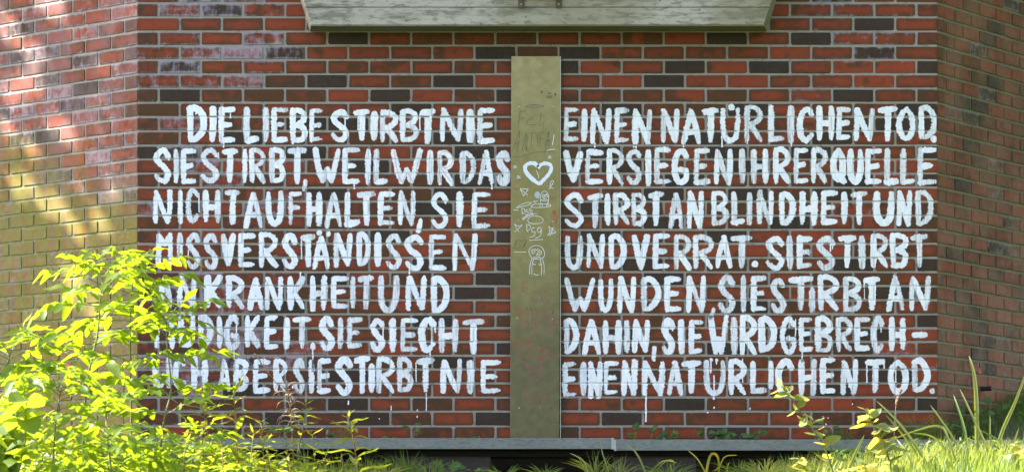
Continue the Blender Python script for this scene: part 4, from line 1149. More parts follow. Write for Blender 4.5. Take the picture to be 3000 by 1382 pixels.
def compound_leaf(root, pos, d, length, pairs, lsize):
    """rachis (a part) carrying paired leaflets (sub-parts)"""
    d = Vector(d).normalized()
    n = 9
    pts = [pos + d * length * (i / n) + Vector((0, 0, -length * random.uniform(.10, .16) * 2 * (i / n) ** 2)) for i in range(n + 1)]
    r = bpy.data.objects.new('leaf', None)
    mb = MB(); mb.tube([p - pos for p in pts], [.0022 * (1 - .6 * i / n) for i in range(n + 1)], 4)
    me = bpy.data.meshes.new('rachis'); me.from_pydata([tuple(v) for v in mb.v], [], mb.f); me.materials.append(M_TWIG)
    r = bpy.data.objects.new('leaf', me); C.objects.link(r); r.parent = root; r.location = pos - Vector(root.location)
    side0 = d.cross(UP).normalized()
    tilt = random.uniform(-.5, .5)
    for k in range(pairs):
        t = .30 + .62 * k / max(1, pairs - 1)
        i = min(n - 1, int(t * n)); f = t * n - i
        p = pts[i].lerp(pts[i + 1], f); tg = (pts[i + 1] - pts[i]).normalized()
        sz = lsize * (1 - .35 * abs(t - .6)) * random.uniform(.85, 1.1)
        for sgn in (-1, 1):
            if random.random() < .05: continue
            ld = tg * random.uniform(.45, .75) + side0 * sgn + UP * (sgn * tilt * .5 + random.uniform(-.15, .25))
            put('leaflet', random.choice(ASH), r, p, ld, UP + side0 * random.uniform(-.5, .5) + d * random.uniform(-.3, .3), sz, random.uniform(-.5, .5), base=pos)
    tg = (pts[-1] - pts[-2]).normalized()
    put('leaflet', random.choice(ASH), r, pts[-1], tg, UP + side0 * random.uniform(-.4, .4), lsize * 1.1, random.uniform(-.4, .4), base=pos)
def ash_sapling(px, Y, label, nodes, llen=.40, lsize=.14, top=True, group='young ash saplings at the left'):
    pts = curve3(px, Y)
    root = empty('ash_sapling', pts[0]); tag(root, label, 'sapling', group)
    mb = MB(); mb.tube(pts, [.0065 * (1 - .65 * i / len(pts)) for i in range(len(pts))], 6); mb.build('stem', M_TWIG, root, True)
    az = random.uniform(0, 6.28)
    for k in range(nodes):
        t = .30 + .68 * k / max(1, nodes - 1)
        i = min(len(pts) - 2, int(t * (len(pts) - 1))); p = pts[i].lerp(pts[i + 1], t * (len(pts) - 1) - i)
        az += 1.57 + random.uniform(-.3, .3)
        f = 1 - .35 * max(0, t - .5)
        for q in (0, math.pi):
            a = az + q
            el = random.uniform(.1, .5) + .5 * max(0, t - .6)
            d = rnd_dir(a, el); d.y *= .75
            compound_leaf(root, p, d, llen * f * random.uniform(.8, 1.1), random.choice((4, 5, 5)), lsize * f)
    if top:
        for q in range(3):
            compound_leaf(root, pts[-1], rnd_dir(az + q * 2.1, 1.0), llen * .55, 3, lsize * .7)
    return root
ash_sapling([(238, 1420), (252, 1150), (283, 990), (295, 875), (300, 815)], -3.4, 'slender ash sapling whose stem leans right in front of the left-hand wall', 8)
ash_sapling([(386, 1420), (383, 1100), (383, 880), (392, 800)], -2.9, 'tallest upright ash sapling reaching up in front of the brick corner', 9)
ash_sapling([(452, 1420), (480, 1240), (500, 1140), (490, 1010), (486, 945)], -3.7, 'ash sapling covering the first letters of the lower lines', 5, llen=.36, lsize=.13)
ash_sapling([(-110, 1420), (-70, 1200), (10, 1080), (30, 1040)], -3.5, 'ash sapling arching in from the left picture edge', 6, llen=.42)
ash_sapling([(150, 1430), (160, 1280), (170, 1180), (178, 1150)], -4.4, 'low ash sapling beside the round leaved bush', 6, llen=.36)
ash_sapling([(330, 1450), (320, 1320), (310, 1230)], -4.8, 'low ash sapling in front of the tallest one', 6, llen=.36, lsize=.12)
ash_sapling([(560, 1440), (565, 1350), (575, 1290)], -4.1, 'small ash sapling under the hidden start of the last line', 3, llen=.27, lsize=.10)

def broad_bush(px, Y, label, n, size):
    b0 = P(px[0], px[1], Y); root = empty('round_leaved_bush', b0); tag(root, label, 'bush')
    for s in range(5):
        tip = P(px[0] + random.uniform(-80, 80), px[2] + random.uniform(0, 120), Y + random.uniform(-.3, .3))
        mid = b0.lerp(tip, .5) + Vector((random.uniform(-.05, .05), 0, .03))
        pts = [b0, mid, tip]
        mb = MB(); mb.tube(pts, [.006, .004, .002], 5); mb.build('stem', M_TWIG, root, True)
        for k in range(n // 5):
            t = random.uniform(.25, 1); p = (b0.lerp(mid, t * 2) if t < .5 else mid.lerp(tip, t * 2 - 1))
            put('leaf', random.choice(ROUND), root, p, rnd_dir(random.uniform(0, 6.28), random.uniform(-.2, .8)), UP + rnd_dir(random.uniform(0, 6.28), 0) * .6, size * random.uniform(.7, 1.1), random.uniform(-.5, .5))
broad_bush((40, 1450, 1150), -4.9, 'bush with broad rounded leaves at the bottom left corner', 60, .13)
broad_bush((-40, 1450, 1250), -5.3, 'broad leaved bush partly cut off by the left picture edge', 50, .12)
broad_bush((560, 1470, 1390), -5.2, 'low broad leaved plant at the bottom under the shrubs', 30, .10)

def lance_plant(px, Y, label, lsize, step=.022, name='goldenrod', cat='wildflower', mats=LANCE, yl=.12, up=.5, group='narrow leaved wild plants'):
    pts = curve3(px, Y)
    root = empty(name, pts[0]); tag(root, label, cat, group)
    mb = MB(); mb.tube(pts, [.0042 * (1 - .6 * i / len(pts)) for i in range(len(pts))], 5); mb.build('stem', random.choice((M_TWIG, M_REDST)), root, True)
    ln = sum((pts[i + 1] - pts[i]).length for i in range(len(pts) - 1))
    n = int(ln / step); az = random.random() * 6
    for k in range(n):
        t = .15 + .85 * (k + 1) / n; ii = t * (len(pts) - 1); i = min(len(pts) - 2, int(ii)); p = pts[i].lerp(pts[i + 1], min(1, ii - i))
        az += 2.4
        d = rnd_dir(az + random.uniform(-.3, .3), up * random.uniform(.3, 1.5) + (.6 if t > .9 else 0))
        sz = lsize * (1 - .55 * max(0, t - .6) / .4) * random.uniform(.75, 1.15)
        me = random.choice(YLAN) if random.random() < yl else random.choice(mats)
        put('leaf', me, root, p, d, UP + rnd_dir(random.random() * 6, 0) * .3, sz, random.uniform(-.4, .4))
    return root
lance_plant([(705, 1430), (696, 1330), (690, 1220), (684, 1150)], -3.2, 'tallest narrow leaved goldenrod, in front of the letters BER', .20)
lance_plant([(628, 1430), (622, 1330), (600, 1230), (596, 1200)], -3.6, 'narrow leaved goldenrod left of the tallest one', .18)
lance_plant([(880, 1430), (872, 1340), (890, 1240), (898, 1185)], -3.0, 'narrow leaved goldenrod beside the dried seed head', .14)
lance_plant([(1052, 1430), (1045, 1350), (1032, 1270), (1022, 1220)], -2.6, 'rightmost narrow leaved goldenrod rising over the steel edging', .19, step=.024)
lance_plant([(800, 1440), (790, 1370), (778, 1290)], -3.8, 'low goldenrod in front of the steel edging below the seed stalk', .13)
lance_plant([(950, 1440), (948, 1380), (955, 1330)], -3.3, 'low goldenrod between the two right-hand goldenrods', .11)
lance_plant([(740, 1450), (735, 1370), (742, 1270)], -4.2, 'reddish stemmed goldenrod close to the tallest one', .13, yl=.3)
lance_plant([(850, 1450), (852, 1400), (845, 1330)], -4.0, 'short goldenrod under the dried seed head', .11, yl=.3)
lance_plant([(660, 1450), (655, 1390), (650, 1310)], -4.6, 'short goldenrod at the bottom edge below the tallest one', .12)
lance_plant([(530, 1450), (540, 1360), (545, 1290)], -4.4, 'goldenrod standing among the ash saplings', .13)
for (q, x_, yt, ys, lz, lb) in ((0, 590, 1260, -3.3, .15, 'goldenrod with drooping leaves between the ash saplings and the tallest goldenrod'), (1, 765, 1240, -2.9, .14, 'goldenrod just right of the tallest one'),
        (2, 835, 1265, -3.5, .13, 'goldenrod in front of the dried seed head stem'), (3, 915, 1270, -2.7, .13, 'goldenrod close behind the pair at the dried seed head'), (4, 640, 1270, -2.8, .15, 'goldenrod behind the left one of the group'), (5, 1000, 1330, -3.0, .12, 'low goldenrod at the foot of the rightmost one')):
    lance_plant([(x_ + 12, 1430), (x_ + 8, (yt + 1430) / 2), (x_, yt)], ys, lb, lz)
# dried fireweed seed head
root = empty('dried_fireweed', P(862, 1430, -3.3)); tag(root, 'dried pinkish seed head with curled pods and white fluff among the goldenrods', 'seed head')
pts = curve3([(862, 1430), (858, 1300), (850, 1200), (840, 1130)], -3.3)
mb = MB(); mb.tube(pts, [.003] * len(pts), 5); mb.build('stem', M_REDST, root, True)
for k in range(34):
    i = random.randint(len(pts) // 2, len(pts) - 1); p = pts[i] + Vector((0, 0, random.uniform(-.03, .03)))
    mb = MB(); a = random.uniform(0, 6.28); cur = []; q = p.copy(); d = rnd_dir(a, random.uniform(.2, 1.0)); ax = Vector((-d.y, d.x, 0)).normalized()
    for s in range(7):
        cur.append(q.copy()); q = q + d * .017; d = Matrix.Rotation(random.choice((.28, .42)), 3, ax) @ d
    mb.tube(cur, [.0028, .0026, .0024, .002, .0016, .0012, .0006], 4); o = mb.build('seed_pod', M_DRY, root, True)
for k in range(14):
    p = random.choice(pts[len(pts) // 2:]) + Vector((random.uniform(-.04, .04), random.uniform(-.04, .04), random.uniform(-.03, .03)))
    mb = MB()
    for s in range(16):
        d = rnd_dir(random.random() * 6.28, random.uniform(-1.5, 1.5)) * random.uniform(.008, .02)
        mb.tube([p, p + d], [.0005, .0002], 3)
    mb.build('seed_fluff', M_FLUFF, root)
def stalk(px, Y, label, head, hc=M_DRY):
    pts = curve3(px, Y)[::-1]
    root = empty('grass_stalk', pts[0]); tag(root, label, 'grass stalk')
    mb = MB(); mb.tube(pts, [.0022 * (1 - .5 * i / len(pts)) for i in range(len(pts))], 4); mb.build('stem', M_TWIG, root, True)
    n = len(pts)
    mb = MB()
    for k in range(head):
        t = 1 - .30 * random.random(); ii = t * (n - 1); i = min(n - 2, int(ii)); p = pts[i].lerp(pts[i + 1], ii - i)
        tg = (pts[i + 1] - pts[i]).normalized(); d = (tg + rnd_dir(random.random() * 6, random.uniform(-.5, .5)) * .6).normalized() * .016
        mb.tube([p, p + d * .5, p + d], [.0008, .0024, .0006], 4)
    mb.build('seed_head', hc, root, True)
stalk([(745, 1035), (775, 1075), (815, 1130), (850, 1190), (885, 1290), (900, 1420)], -3.0, 'thin grass stalk with a yellowish seed head crossing the last left line', 40)
stalk([(2640, 1145), (2624, 1190), (2620, 1290), (2618, 1420)], -2.0, 'upright grass stalk with a pinkish seed head in front of the word TOD', 60)

def oval_plant(px, Y, label, n, lsize):
    pts = curve3(px, Y)
    root = empty('leafy_seedling', pts[0]); tag(root, label, 'seedling', 'pale leafy seedlings at the right')
    mb = MB(); mb.tube(pts, [.0055 * (1 - .6 * i / len(pts)) for i in range(len(pts))], 5); mb.build('stem', M_TWIG, root, True)
    az = random.random() * 6
    for k in range(n):
        t = .12 + .88 * k / (n - 1); ii = t * (len(pts) - 1); i = min(len(pts) - 2, int(ii)); p = pts[i].lerp(pts[i + 1], min(1, ii - i))
        az += 2.4
        me = random.choice(YEL) if random.random() < .16 else random.choice(OVAL)
        put('leaf', me, root, p, rnd_dir(az, random.uniform(-.1, .9)), UP + rnd_dir(random.random() * 6, 0) * .5, lsize * (1 - .5 * max(0, t - .7) / .3) * random.uniform(.65, 1.15), random.uniform(-.7, .7))
oval_plant([(2455, 1430), (2420, 1320), (2370, 1240), (2320, 1170), (2290, 1130)], -2.7, 'pale seedling leaning left in front of the letters CHEN', 26, .12)
oval_plant([(2625, 1430), (2600, 1330), (2570, 1260), (2535, 1205)], -2.9, 'pale seedling in front of the right end of the steel edging', 24, .135)
oval_plant([(2400, 1450), (2370, 1390), (2340, 1345)], -3.2, 'short pale seedling at the bottom left of the leaning one', 16, .11)
oval_plant([(2960, 1430), (2975, 1370), (2990, 1310)], -2.6, 'pale leaved seedling at the right picture edge', 18, .13)
oval_plant([(2500, 1450), (2520, 1400), (2530, 1360)], -3.3, 'low pale seedling between the two tall ones', 16, .12)

# long sedge blades
def blade_mb(mb, pts, w):
    L_, M2, R2 = [], [], []
    n = len(pts)
    for i, p in enumerate(pts):
        a = pts[max(i - 1, 0)]; b2 = pts[min(i + 1, n - 1)]; t = (b2 - a).normalized()
        s = t.cross(Vector((.25, 1, .1))).normalized()
        ww = w * min(1, .35 + (n - 1 - i) / (n - 1) * 1.3) * (1 if i < n - 1 else .1)
        L_.append(p + s * ww / 2); R2.append(p - s * ww / 2); M2.append(p + Vector((0, .25 * ww, 0)))
    o = len(mb.v); mb.v += L_ + M2 + R2
    for i in range(n - 1):
        mb.f.append((o + i, o + i + 1, o + n + i + 1, o + n + i)); mb.f.append((o + n + i, o + n + i + 1, o + 2 * n + i + 1, o + 2 * n + i))
def sedge(label, blades, Y, mat=None):
    base = P(*blades[0][1][-1], Y)
    root = empty('sedge_clump', base); tag(root, label, 'sedge', 'long bladed sedges at the right')
    for w, px in blades:
        yj = random.uniform(-.12, .12); q = catmull(px[::-1], 4)
        pts = [P(p[0], p[1], Y + yj * (1 - i / len(q)) + .12 * (i / len(q)) ** 2) for i, p in enumerate(q)]
        mb = MB(); blade_mb(mb, pts, w * kk(Y)); mb.build('blade', mat or random.choice((M_REED, M_REED, M_REED, M_GRASS)), root, True)
sedge('sedge clump with the tallest upright blade, in front of the right-hand brick corner', [
    (13, [(2838, 1040), (2856, 1110), (2862, 1250), (2862, 1410)]), (9, [(2812, 1138), (2850, 1220), (2890, 1310), (2920, 1410)]),
    (9, [(2793, 1155), (2826, 1260), (2845, 1410)]), (9, [(2725, 1185), (2785, 1270), (2850, 1390), (2855, 1420)]),
    (7, [(2900, 1215), (2902, 1300), (2915, 1420)]), (6, [(2843, 1245), (2930, 1290), (2990, 1350), (3010, 1400)]), (7, [(2800, 1300), (2830, 1350), (2850, 1415)])], -2.3)
sedge('sedge blades bending in from the right picture edge', [
    (10, [(3012, 1075), (2975, 1175), (2930, 1280), (2900, 1410)]), (8, [(2985, 1250), (2960, 1330), (2940, 1410)]), (8, [(3020, 1180), (3000, 1290), (2990, 1410)]),
    (6, [(2905, 1300), (2960, 1310), (3010, 1370)])], -2.0)
sedge('sedge clump with crossing and sharply bent blades below the word TOD', [
    (9, [(2568, 1173), (2640, 1245), (2705, 1340), (2745, 1415)]), (9, [(2594, 1213), (2655, 1285), (2722, 1390), (2735, 1415)]),
    (7, [(2595, 1295), (2680, 1262), (2754, 1247), (2780, 1290), (2815, 1400)]), (8, [(2672, 1268), (2735, 1280), (2785, 1340), (2820, 1412)]),
    (9, [(2532, 1272), (2505, 1330), (2470, 1410)]), (8, [(2627, 1285), (2662, 1335), (2695, 1410)]), (12, [(2757, 1315), (2720, 1355), (2680, 1410)]), (6, [(2510, 1345), (2570, 1310), (2625, 1300)])], -2.5)
sedge('few yellow bent blades below the right length of steel edging', [
    (7, [(2092, 1378), (2106, 1365), (2100, 1332), (2080, 1335), (2066, 1400)]), (4, [(2160, 1332), (2120, 1340), (2100, 1400)]), (4, [(2015, 1318), (2045, 1345), (2075, 1400)]), (4, [(2140, 1352), (2132, 1362), (2128, 1400)])], -1.2, M_YELLOW)
sedge('tan and green blades leaning in front of the edging joint', [
    (6, [(1835, 1296), (1870, 1335), (1900, 1410)]), (4, [(1758, 1288), (1766, 1330), (1790, 1400)]), (4, [(1668, 1325), (1710, 1350), (1725, 1410)]), (4, [(1985, 1355), (1940, 1350), (1890, 1400)]), (4, [(1965, 1400), (1975, 1352), (1950, 1350), (1920, 1380)])], -1.1)

# grass tufts
def tuft(px, py, Y, n, h, spread, label, w=.0045, mat=M_GRASS, group='grass tufts along the bottom of the wall'):
    b0 = P(px, py, Y); mb = MB()
    for k in range(n):
        a = random.uniform(0, 6.28); hh = h * random.uniform(.5, 1.1); s = spread * random.uniform(.1, 1)
        d = Vector((math.cos(a), math.sin(a) * .6, 0)); st = b0 + d * random.uniform(0, .05) + Vector((random.uniform(-.03, .03), 0, 0))
        pts = [st + d * s * (t ** 1.7) + Vector((0, 0, hh * (t - .38 * t * t * (s / spread)))) for t in (0, .25, .5, .75, 1)]
        blade_mb(mb, pts, w * random.uniform(.6, 1.2))
    o = mb.build('grass_tuft', mat, None, True); tag(o, label, 'grass tuft', group)
    return o
tuft(1195, 1400, -.75, 60, .20, .17, 'dark green arching grass tuft under the left length of edging')
tuft(1260, 1400, -.9, 34, .13, .14, 'small dark grass tuft right of the big arching one')
tuft(1745, 1400, -1.0, 50, .17, .19, 'yellow green sunlit grass tuft below the edging joint', mat=M_REED)
tuft(1815, 1400, -.95, 34, .15, .16, 'yellow green grass tuft right of the edging joint', mat=M_REED)
tuft(985, 1400, -1.4, 50, .16, .15, 'grass tuft at the foot of the rightmost goldenrod')
tuft(890, 1400, -1.3, 40, .20, .12, 'grass tuft between the goldenrods')
tuft(2310, 1400, -1.2, 55, .17, .16, 'grass tuft left of the leaning pale seedling')
tuft(2450, 1390, -.9, 70, .22, .20, 'dense grass tuft behind the pale seedlings')
tuft(2560, 1400, -1.0, 60, .17, .18, 'grass tuft under the bent sedge blades')
tuft(2800, 1390, -1.0, 70, .19, .2, 'grass tuft at the foot of the tallest sedge')
tuft(2930, 1380, -1.0, 70, .22, .2, 'grass tuft near the right picture edge')
tuft(1010, 1290, -.2, 26, .13, .07, 'little grass tuft behind the edging beside weeds', w=.003)
tuft(2480, 1290, -.2, 26, .10, .12, 'thin grass behind the edging right of the seedling', w=.0025)
for (px, Y, n, h, sp_, m_, lb) in ((1080, -1.1, 50, .15, .17, M_GRASS, 'grass tuft between the rightmost goldenrod and the dark arching tuft'), (1130, -1.5, 40, .12, .15, M_REED, 'low bright grass tuft in front of the dark arching tuft'),
        (1480, -1.2, 22, .09, .16, M_GRASS, 'sparse low grass below the foot of the metal plate'), (1600, -1.1, 22, .10, .15, M_GRASS, 'sparse low grass just right of the metal plate foot'), (1960, -1.1, 34, .12, .2, M_GRASS, 'arching grass in front of the speckled foundation block'),
        (2170, -1.2, 44, .12, .18, M_GRASS, 'grass tuft in the dark gap below the largest weed cluster'), (2240, -1.4, 50, .13, .17, M_REED, 'bright grass tuft left of the short pale seedling'), (2380, -1.5, 60, .16, .18, M_REED, 'bright grass tuft around the short pale seedling'),
        (2680, -1.5, 70, .17, .2, M_REED, 'bright grass tuft between the bent sedges'), (2750, -1.3, 60, .2, .2, M_GRASS, 'grass tuft left of the tallest sedge'), (2880, -1.5, 70, .2, .22, M_REED, 'bright grass tuft right of the tallest sedge'), (2990, -1.2, 70, .22, .22, M_REED, 'bright grass tuft touching the right picture edge'),
        (700, -1.6, 50, .16, .15, M_REED, 'grass tuft under the goldenrods'), (800, -1.5, 50, .16, .15, M_GRASS, 'grass tuft below the dried seed head'), (560, -1.8, 50, .16, .15, M_REED, 'grass tuft among the ash sapling stems')):
    tuft(px, 1398, Y, n, h, sp_, lb, mat=m_)
# long thin bents against the right corner
for (px, py, lab) in ((2760, 1290, 'fine grass leaning against the right brick corner'), (2690, 1292, 'fine grass at the wall foot left of the right corner')):
    tuft(px, py, -.12, 60, .20, .26, lab, w=.0022)

# lawn on the bank: one mass of blades
def hs(x_): return float(np.interp(x_, [-3, -1.3, -.5, 0, 1.2, 2.0, 3], [1.9, 1.8, 1.35, .9, 1.0, 1.35, 1.5]))
def grass_mass(name, n, fx, fy, hmin, hmax, mat, label, w=.004):
    V = np.zeros((n * 5, 3)); F = []
    for i in range(n):
        x_, y_ = fx(), fy(); z_ = ground_z(x_, y_)
        a = random.uniform(0, 6.28); h = random.uniform(hmin, hmax) * hs(x_); l = random.uniform(.15, .75) * h
        ca, sa = math.cos(a), math.sin(a); b_ = i * 5; ww = w * random.uniform(.7, 1.4) / 2
        wx, wy = -sa * ww, ca * ww
        V[b_] = (x_ - wx, y_ - wy, z_); V[b_ + 1] = (x_ + wx, y_ + wy, z_)
        V[b_ + 2] = (x_ + ca * l * .35 - wx * .8, y_ + sa * l * .35 - wy * .8, z_ + h * .6); V[b_ + 3] = (x_ + ca * l * .35 + wx * .8, y_ + sa * l * .35 + wy * .8, z_ + h * .6)
        V[b_ + 4] = (x_ + ca * l, y_ + sa * l, z_ + h)
        F += [(b_, b_ + 1, b_ + 3, b_ + 2), (b_ + 2, b_ + 3, b_ + 4)]
    o = mesh_obj(name, V.tolist(), F, mat, smooth=True); tag(o, label, kind='stuff'); return o
grass_mass('lawn_grass', 34000, lambda: random.uniform(-3.4, 3.4), lambda: -.42 - 4.2 * random.random() ** 1.4, .03, .10, M_GRASS, 'short uneven grass on the bank below the wall')
grass_mass('lawn_grass', 3500, lambda: random.uniform(1.5, 3.3), lambda: -.8 - 1.8 * random.random(), .05, .14, M_REED, 'taller sunlit grass on the bank at the bottom right')
# grass on the mound by the right wall
V, F = [], []
for i in range(7000):
    s = random.uniform(.02, 2.3) ** 1; t = random.random() ** 1.3
    if random.random() > .25 + s: continue
    base = cR + dR * s + nR * (t * 1.0 + .02); z_ = mound_z(s, t)
    a = random.uniform(0, 6.28); h = random.uniform(.05, .17); l = random.uniform(.2, .9) * h
    ca, sa = math.cos(a), math.sin(a); b_ = len(V); wx, wy = -sa * .0017, ca * .0017
    V += [(base.x - wx, base.y - wy, z_ - .02), (base.x + wx, base.y + wy, z_ - .02), (base.x + ca * l * .4 - wx, base.y + sa * l * .4 - wy, z_ + h * .6), (base.x + ca * l * .4 + wx, base.y + sa * l * .4 + wy, z_ + h * .6), (base.x + ca * l, base.y + sa * l, z_ + h * .85)]
    F += [(b_, b_ + 1, b_ + 3, b_ + 2), (b_ + 2, b_ + 3, b_ + 4)]
o = mesh_obj('wall_foot_grass', V, F, M_GRASS, smooth=True); tag(o, 'fine dark green grass growing against the right-hand wall', kind='stuff')

# undergrowth mass at the left
V, F = [], []
def add_leaf(p, d, up, s, prof):
    M_ = Matrix.Translation(p) @ frame(d, up, s, random.uniform(-.6, .6))
    o = len(V)
    for t, w in prof:
        V.extend([tuple(M_ @ Vector((t, -w, .25 * w - .2 * t * t))), tuple(M_ @ Vector((t, 0, -.2 * t * t))), tuple(M_ @ Vector((t, w, .25 * w - .2 * t * t)))])
    for i in range(len(prof) - 1):
        q = o + i * 3; F.append((q, q + 1, q + 4, q + 3)); F.append((q + 1, q + 2, q + 5, q + 4))
PL = [(0, .02), (.3, .15), (.65, .13), (1, .01)]
for i in range(6200):
    px = random.uniform(-60, 1000); Y = random.uniform(-4.6, -.7)
    x_ = P(px, 0, Y).x; g = ground_z(x_, Y)
    hmax = np.interp(px, [-60, 60, 200, 480, 640, 760, 900, 1000], [.62, .56, .42, .33, .27, .19, .12, .06]) * (.35 + .65 * min(1, (-Y) / 2.5))
    z_ = g + hmax * random.random() ** .9
    add_leaf(Vector((x_, Y, z_)), rnd_dir(random.random() * 6.28, random.uniform(-.3, .9)), UP + rnd_dir(random.random() * 6.28, 0) * .5, random.uniform(.035, .10), PL)
o = mesh_obj('undergrowth', V, F, M_BROAD, smooth=True); tag(o, 'tangled low leafy undergrowth below the ash saplings', kind='stuff')
V, F = [], []
for i in range(900):
    px = random.uniform(2420, 3080); Y = random.uniform(-2.4, -.6); x_ = P(px, 0, Y).x; g = ground_z(x_, Y)
    add_leaf(Vector((x_, Y, g + random.uniform(.0, .16))), rnd_dir(random.random() * 6.28, random.uniform(-.3, .9)), UP + rnd_dir(random.random() * 6.28, 0) * .5, random.uniform(.025, .06), PL)
o = mesh_obj('undergrowth', V, F, M_WEED, smooth=True); tag(o, 'low leafy weeds among the grass at the bottom right', kind='stuff')

# little weeds on the soil strip
def weed(px, n, h, lsize, label, meshes=WOVAL, Y=-.16, spread=1.0, py=1296):
    b0 = P(px, py, Y); root = empty('wall_weed', b0); tag(root, label, 'weed', 'small weeds behind the steel edging')
    for k in range(n):
        a = random.uniform(0, 6.28); d = Vector((math.cos(a) * spread, math.sin(a) * .5, 0)); tip = b0 + d * h * random.uniform(.15, .8) + Vector((0, 0, h * random.uniform(.35, 1.0)))
        mb = MB(); mb.tube([b0, b0.lerp(tip, .5) + Vector((0, 0, .01)), tip], [.0012, .001, .0007], 3); mb.build('stem', M_TWIG, root)
        dd_ = (d + Vector((0, -.5, random.uniform(-.1, .5)))).normalized()
        put('leaf', random.choice(meshes), root, tip, dd_, Vector((0, -1, .9)) + rnd_dir(random.random() * 6, 0) * .3, lsize * random.uniform(.7, 1.2), random.uniform(-.4, .4))
weed(1208, 7, .11, .045, 'round leaved weed climbing the lowest bricks left of the metal plate', ROUND and WOVAL, spread=.5)
weed(1140, 5, .04, .035, 'tiny weed behind the edging left of the round leaved one')
weed(1352, 5, .03, .028, 'tiny weed left of the metal plate, further from it')
weed(1400, 5, .035, .028, 'tiny weed close to the left edge of the metal plate')
weed(1468, 3, .02, .022, 'tiniest weed touching the foot of the metal plate at its left')
weed(1862, 4, .075, .06, 'upright folded leaf weed just right of the edging joint', spread=.35)
weed(1908, 4, .08, .06, 'two upright oval leaves of a weed below the words NATUR', spread=.35)
weed(1962, 10, .06, .05, 'spreading lobed weed right of the upright ones', LOBE)
weed(2068, 5, .06, .05, 'maple like seedling left of the large lobed weeds', LOBE)
weed(2120, 10, .07, .05, 'largest cluster of lobed weeds on the soil strip', LOBE)
weed(2165, 5, .05, .05, 'pale oval leaves inside the lobed weed cluster')
weed(2215, 9, .06, .05, 'lobed weed at the right end of the cluster', LOBE)
weed(2440, 8, .07, .045, 'lobed weed between the two pale seedlings', LOBE)
weed(2475, 6, .04, .03, 'small leaved weed right of the lobed one between the seedlings')
weed(2395, 8, .13, .05, 'taller lobed weed behind the leaning pale seedling', LOBE)
weed(820, 12, .09, .05, 'leafy weed behind the edging, behind the dried seed head', LOBE)
weed(985, 8, .08, .05, 'leafy weed behind the edging left of the rightmost goldenrod', LOBE)
weed(660, 8, .08, .05, 'leafy weed behind the edging, left end', LOBE)
weed(2850, 16, .15, .05, 'leafy weeds growing up the foot of the right-hand wall', LOBE, Y=.12, py=1270)
weed(2930, 18, .17, .05, 'leafy weeds at the foot of the right-hand wall near the picture edge', LOBE, Y=.3, py=1255)
weed(2790, 12, .09, .04, 'low weeds right at the brick corner', LOBE, Y=-.05, py=1285)
weed(1320, 6, .07, .07, 'cut leaved plant below the edging in front of the foundation block', LOBE, Y=-.7, py=1395)
weed(1390, 6, .04, .05, 'low round leaved plant in front of the foundation block', Y=-.7, py=1393)

# dead leaf bits and moss caught between the edging and the wall
V, F = [], []
for i in range(420):
    px = random.uniform(420, 2900); Y = random.uniform(YE + .01, -.03)
    add_leaf(Vector((P(px, 0, Y).x, Y, zs + random.uniform(-.002, .016))), rnd_dir(random.random() * 6.28, random.uniform(-.2, .6)), UP, random.uniform(.008, .026), PL)
o = mesh_obj('leaf_litter', V, F, M_DRY, smooth=True); tag(o, 'dead leaf bits caught between the steel edging and the wall', kind='stuff')
# red marks and pipe stub on the receding walls
def wing_pt(c, d, nrm, s, z, off): return c + d * s + nrm * off + Vector((0, 0, z))
def wing_s(c, d, px):
    # distance along the wall whose picture x is px
    lo, hi = 0, 6
    for _ in range(40):
        m_ = (lo + hi) / 2; p = c + d * m_; x_ = 1500 + p.x / kk(p.y)
        if (x_ - px) * (1 if d.x > 0 else -1) < 0: lo = m_
        else: hi = m_
    return (lo + hi) / 2
def wing_mark(c, d, nrm, outline, name, label, mat, cat='graffiti'):
    V = []
    for px, py in outline:
        s = wing_s(c, d, px); p = c + d * s
        V.append(p + nrm * .0045 + Vector((0, 0, EYE + (HOR - py) * kk(p.y))))
    o = mesh_obj(name, V, [tuple(range(len(V)))], mat)
    return o
M_SPOT = simple('red_paint_spot', (.55, .045, .02), .5, var=.1)
o = wing_mark(cL, dL, nL, [(200 + 9.5 * math.cos(t), 1079 + 15 * math.sin(t)) for t in [i * .4 for i in range(15)]] + [(203, 1093), (203, 1099), (200, 1099), (199, 1093)][:0], 'painted_spot', '', M_SPOT)
o.parent = left; o.location = -Vector(left.location); o['label'] = 'red balloon shaped paint spot'
o = wing_mark(cL, dL, nL, [(198, 1091), (203.5, 1091), (204.5, 1097), (202, 1099), (199, 1098)], 'painted_spot', '', M_SPOT)
o.parent = left; o.location = -Vector(left.location); o['label'] = 'small red tail under the balloon spot'
o = wing_mark(cR, dR, nR, [(2868, 1076), (2872, 1084), (2874, 1092), (2869, 1095), (2864, 1091), (2865, 1082)], 'painted_spot', '', M_SPOT)
o.parent = right; o.location = -Vector(right.location); o['label'] = 'small orange red paint spot'
o = wing_mark(cR, dR, nR, [(2867, 1097), (2871, 1098), (2869, 1105), (2867, 1102)], 'painted_spot', '', M_SPOT)
o.parent = right; o.location = -Vector(right.location); o['label'] = 'tiny orange red drip under the paint spot'
s = wing_s(cR, dR, 2874); p = cR + dR * s; p = Vector((p.x, p.y, EYE + (HOR - 1138) * kk(p.y)))
pipe = empty('pipe_stub', p); tag(pipe, 'short dark pipe stub poking out of the right-hand wall below the red spot', 'pipe')
mb = MB(); mb.tube([p + nR * -.01, p + nR * .07, p + nR * .073], [.014, .014, .012], 14); mb.build('tube', simple('black_plastic', (.02, .02, .022), .45), pipe, False)
mb = MB(); mb.tube([p + nR * -.001, p + nR * .006], [.020, .019], 14); mb.build('collar', simple('grey_collar', (.06, .06, .06), .6), pipe, False)

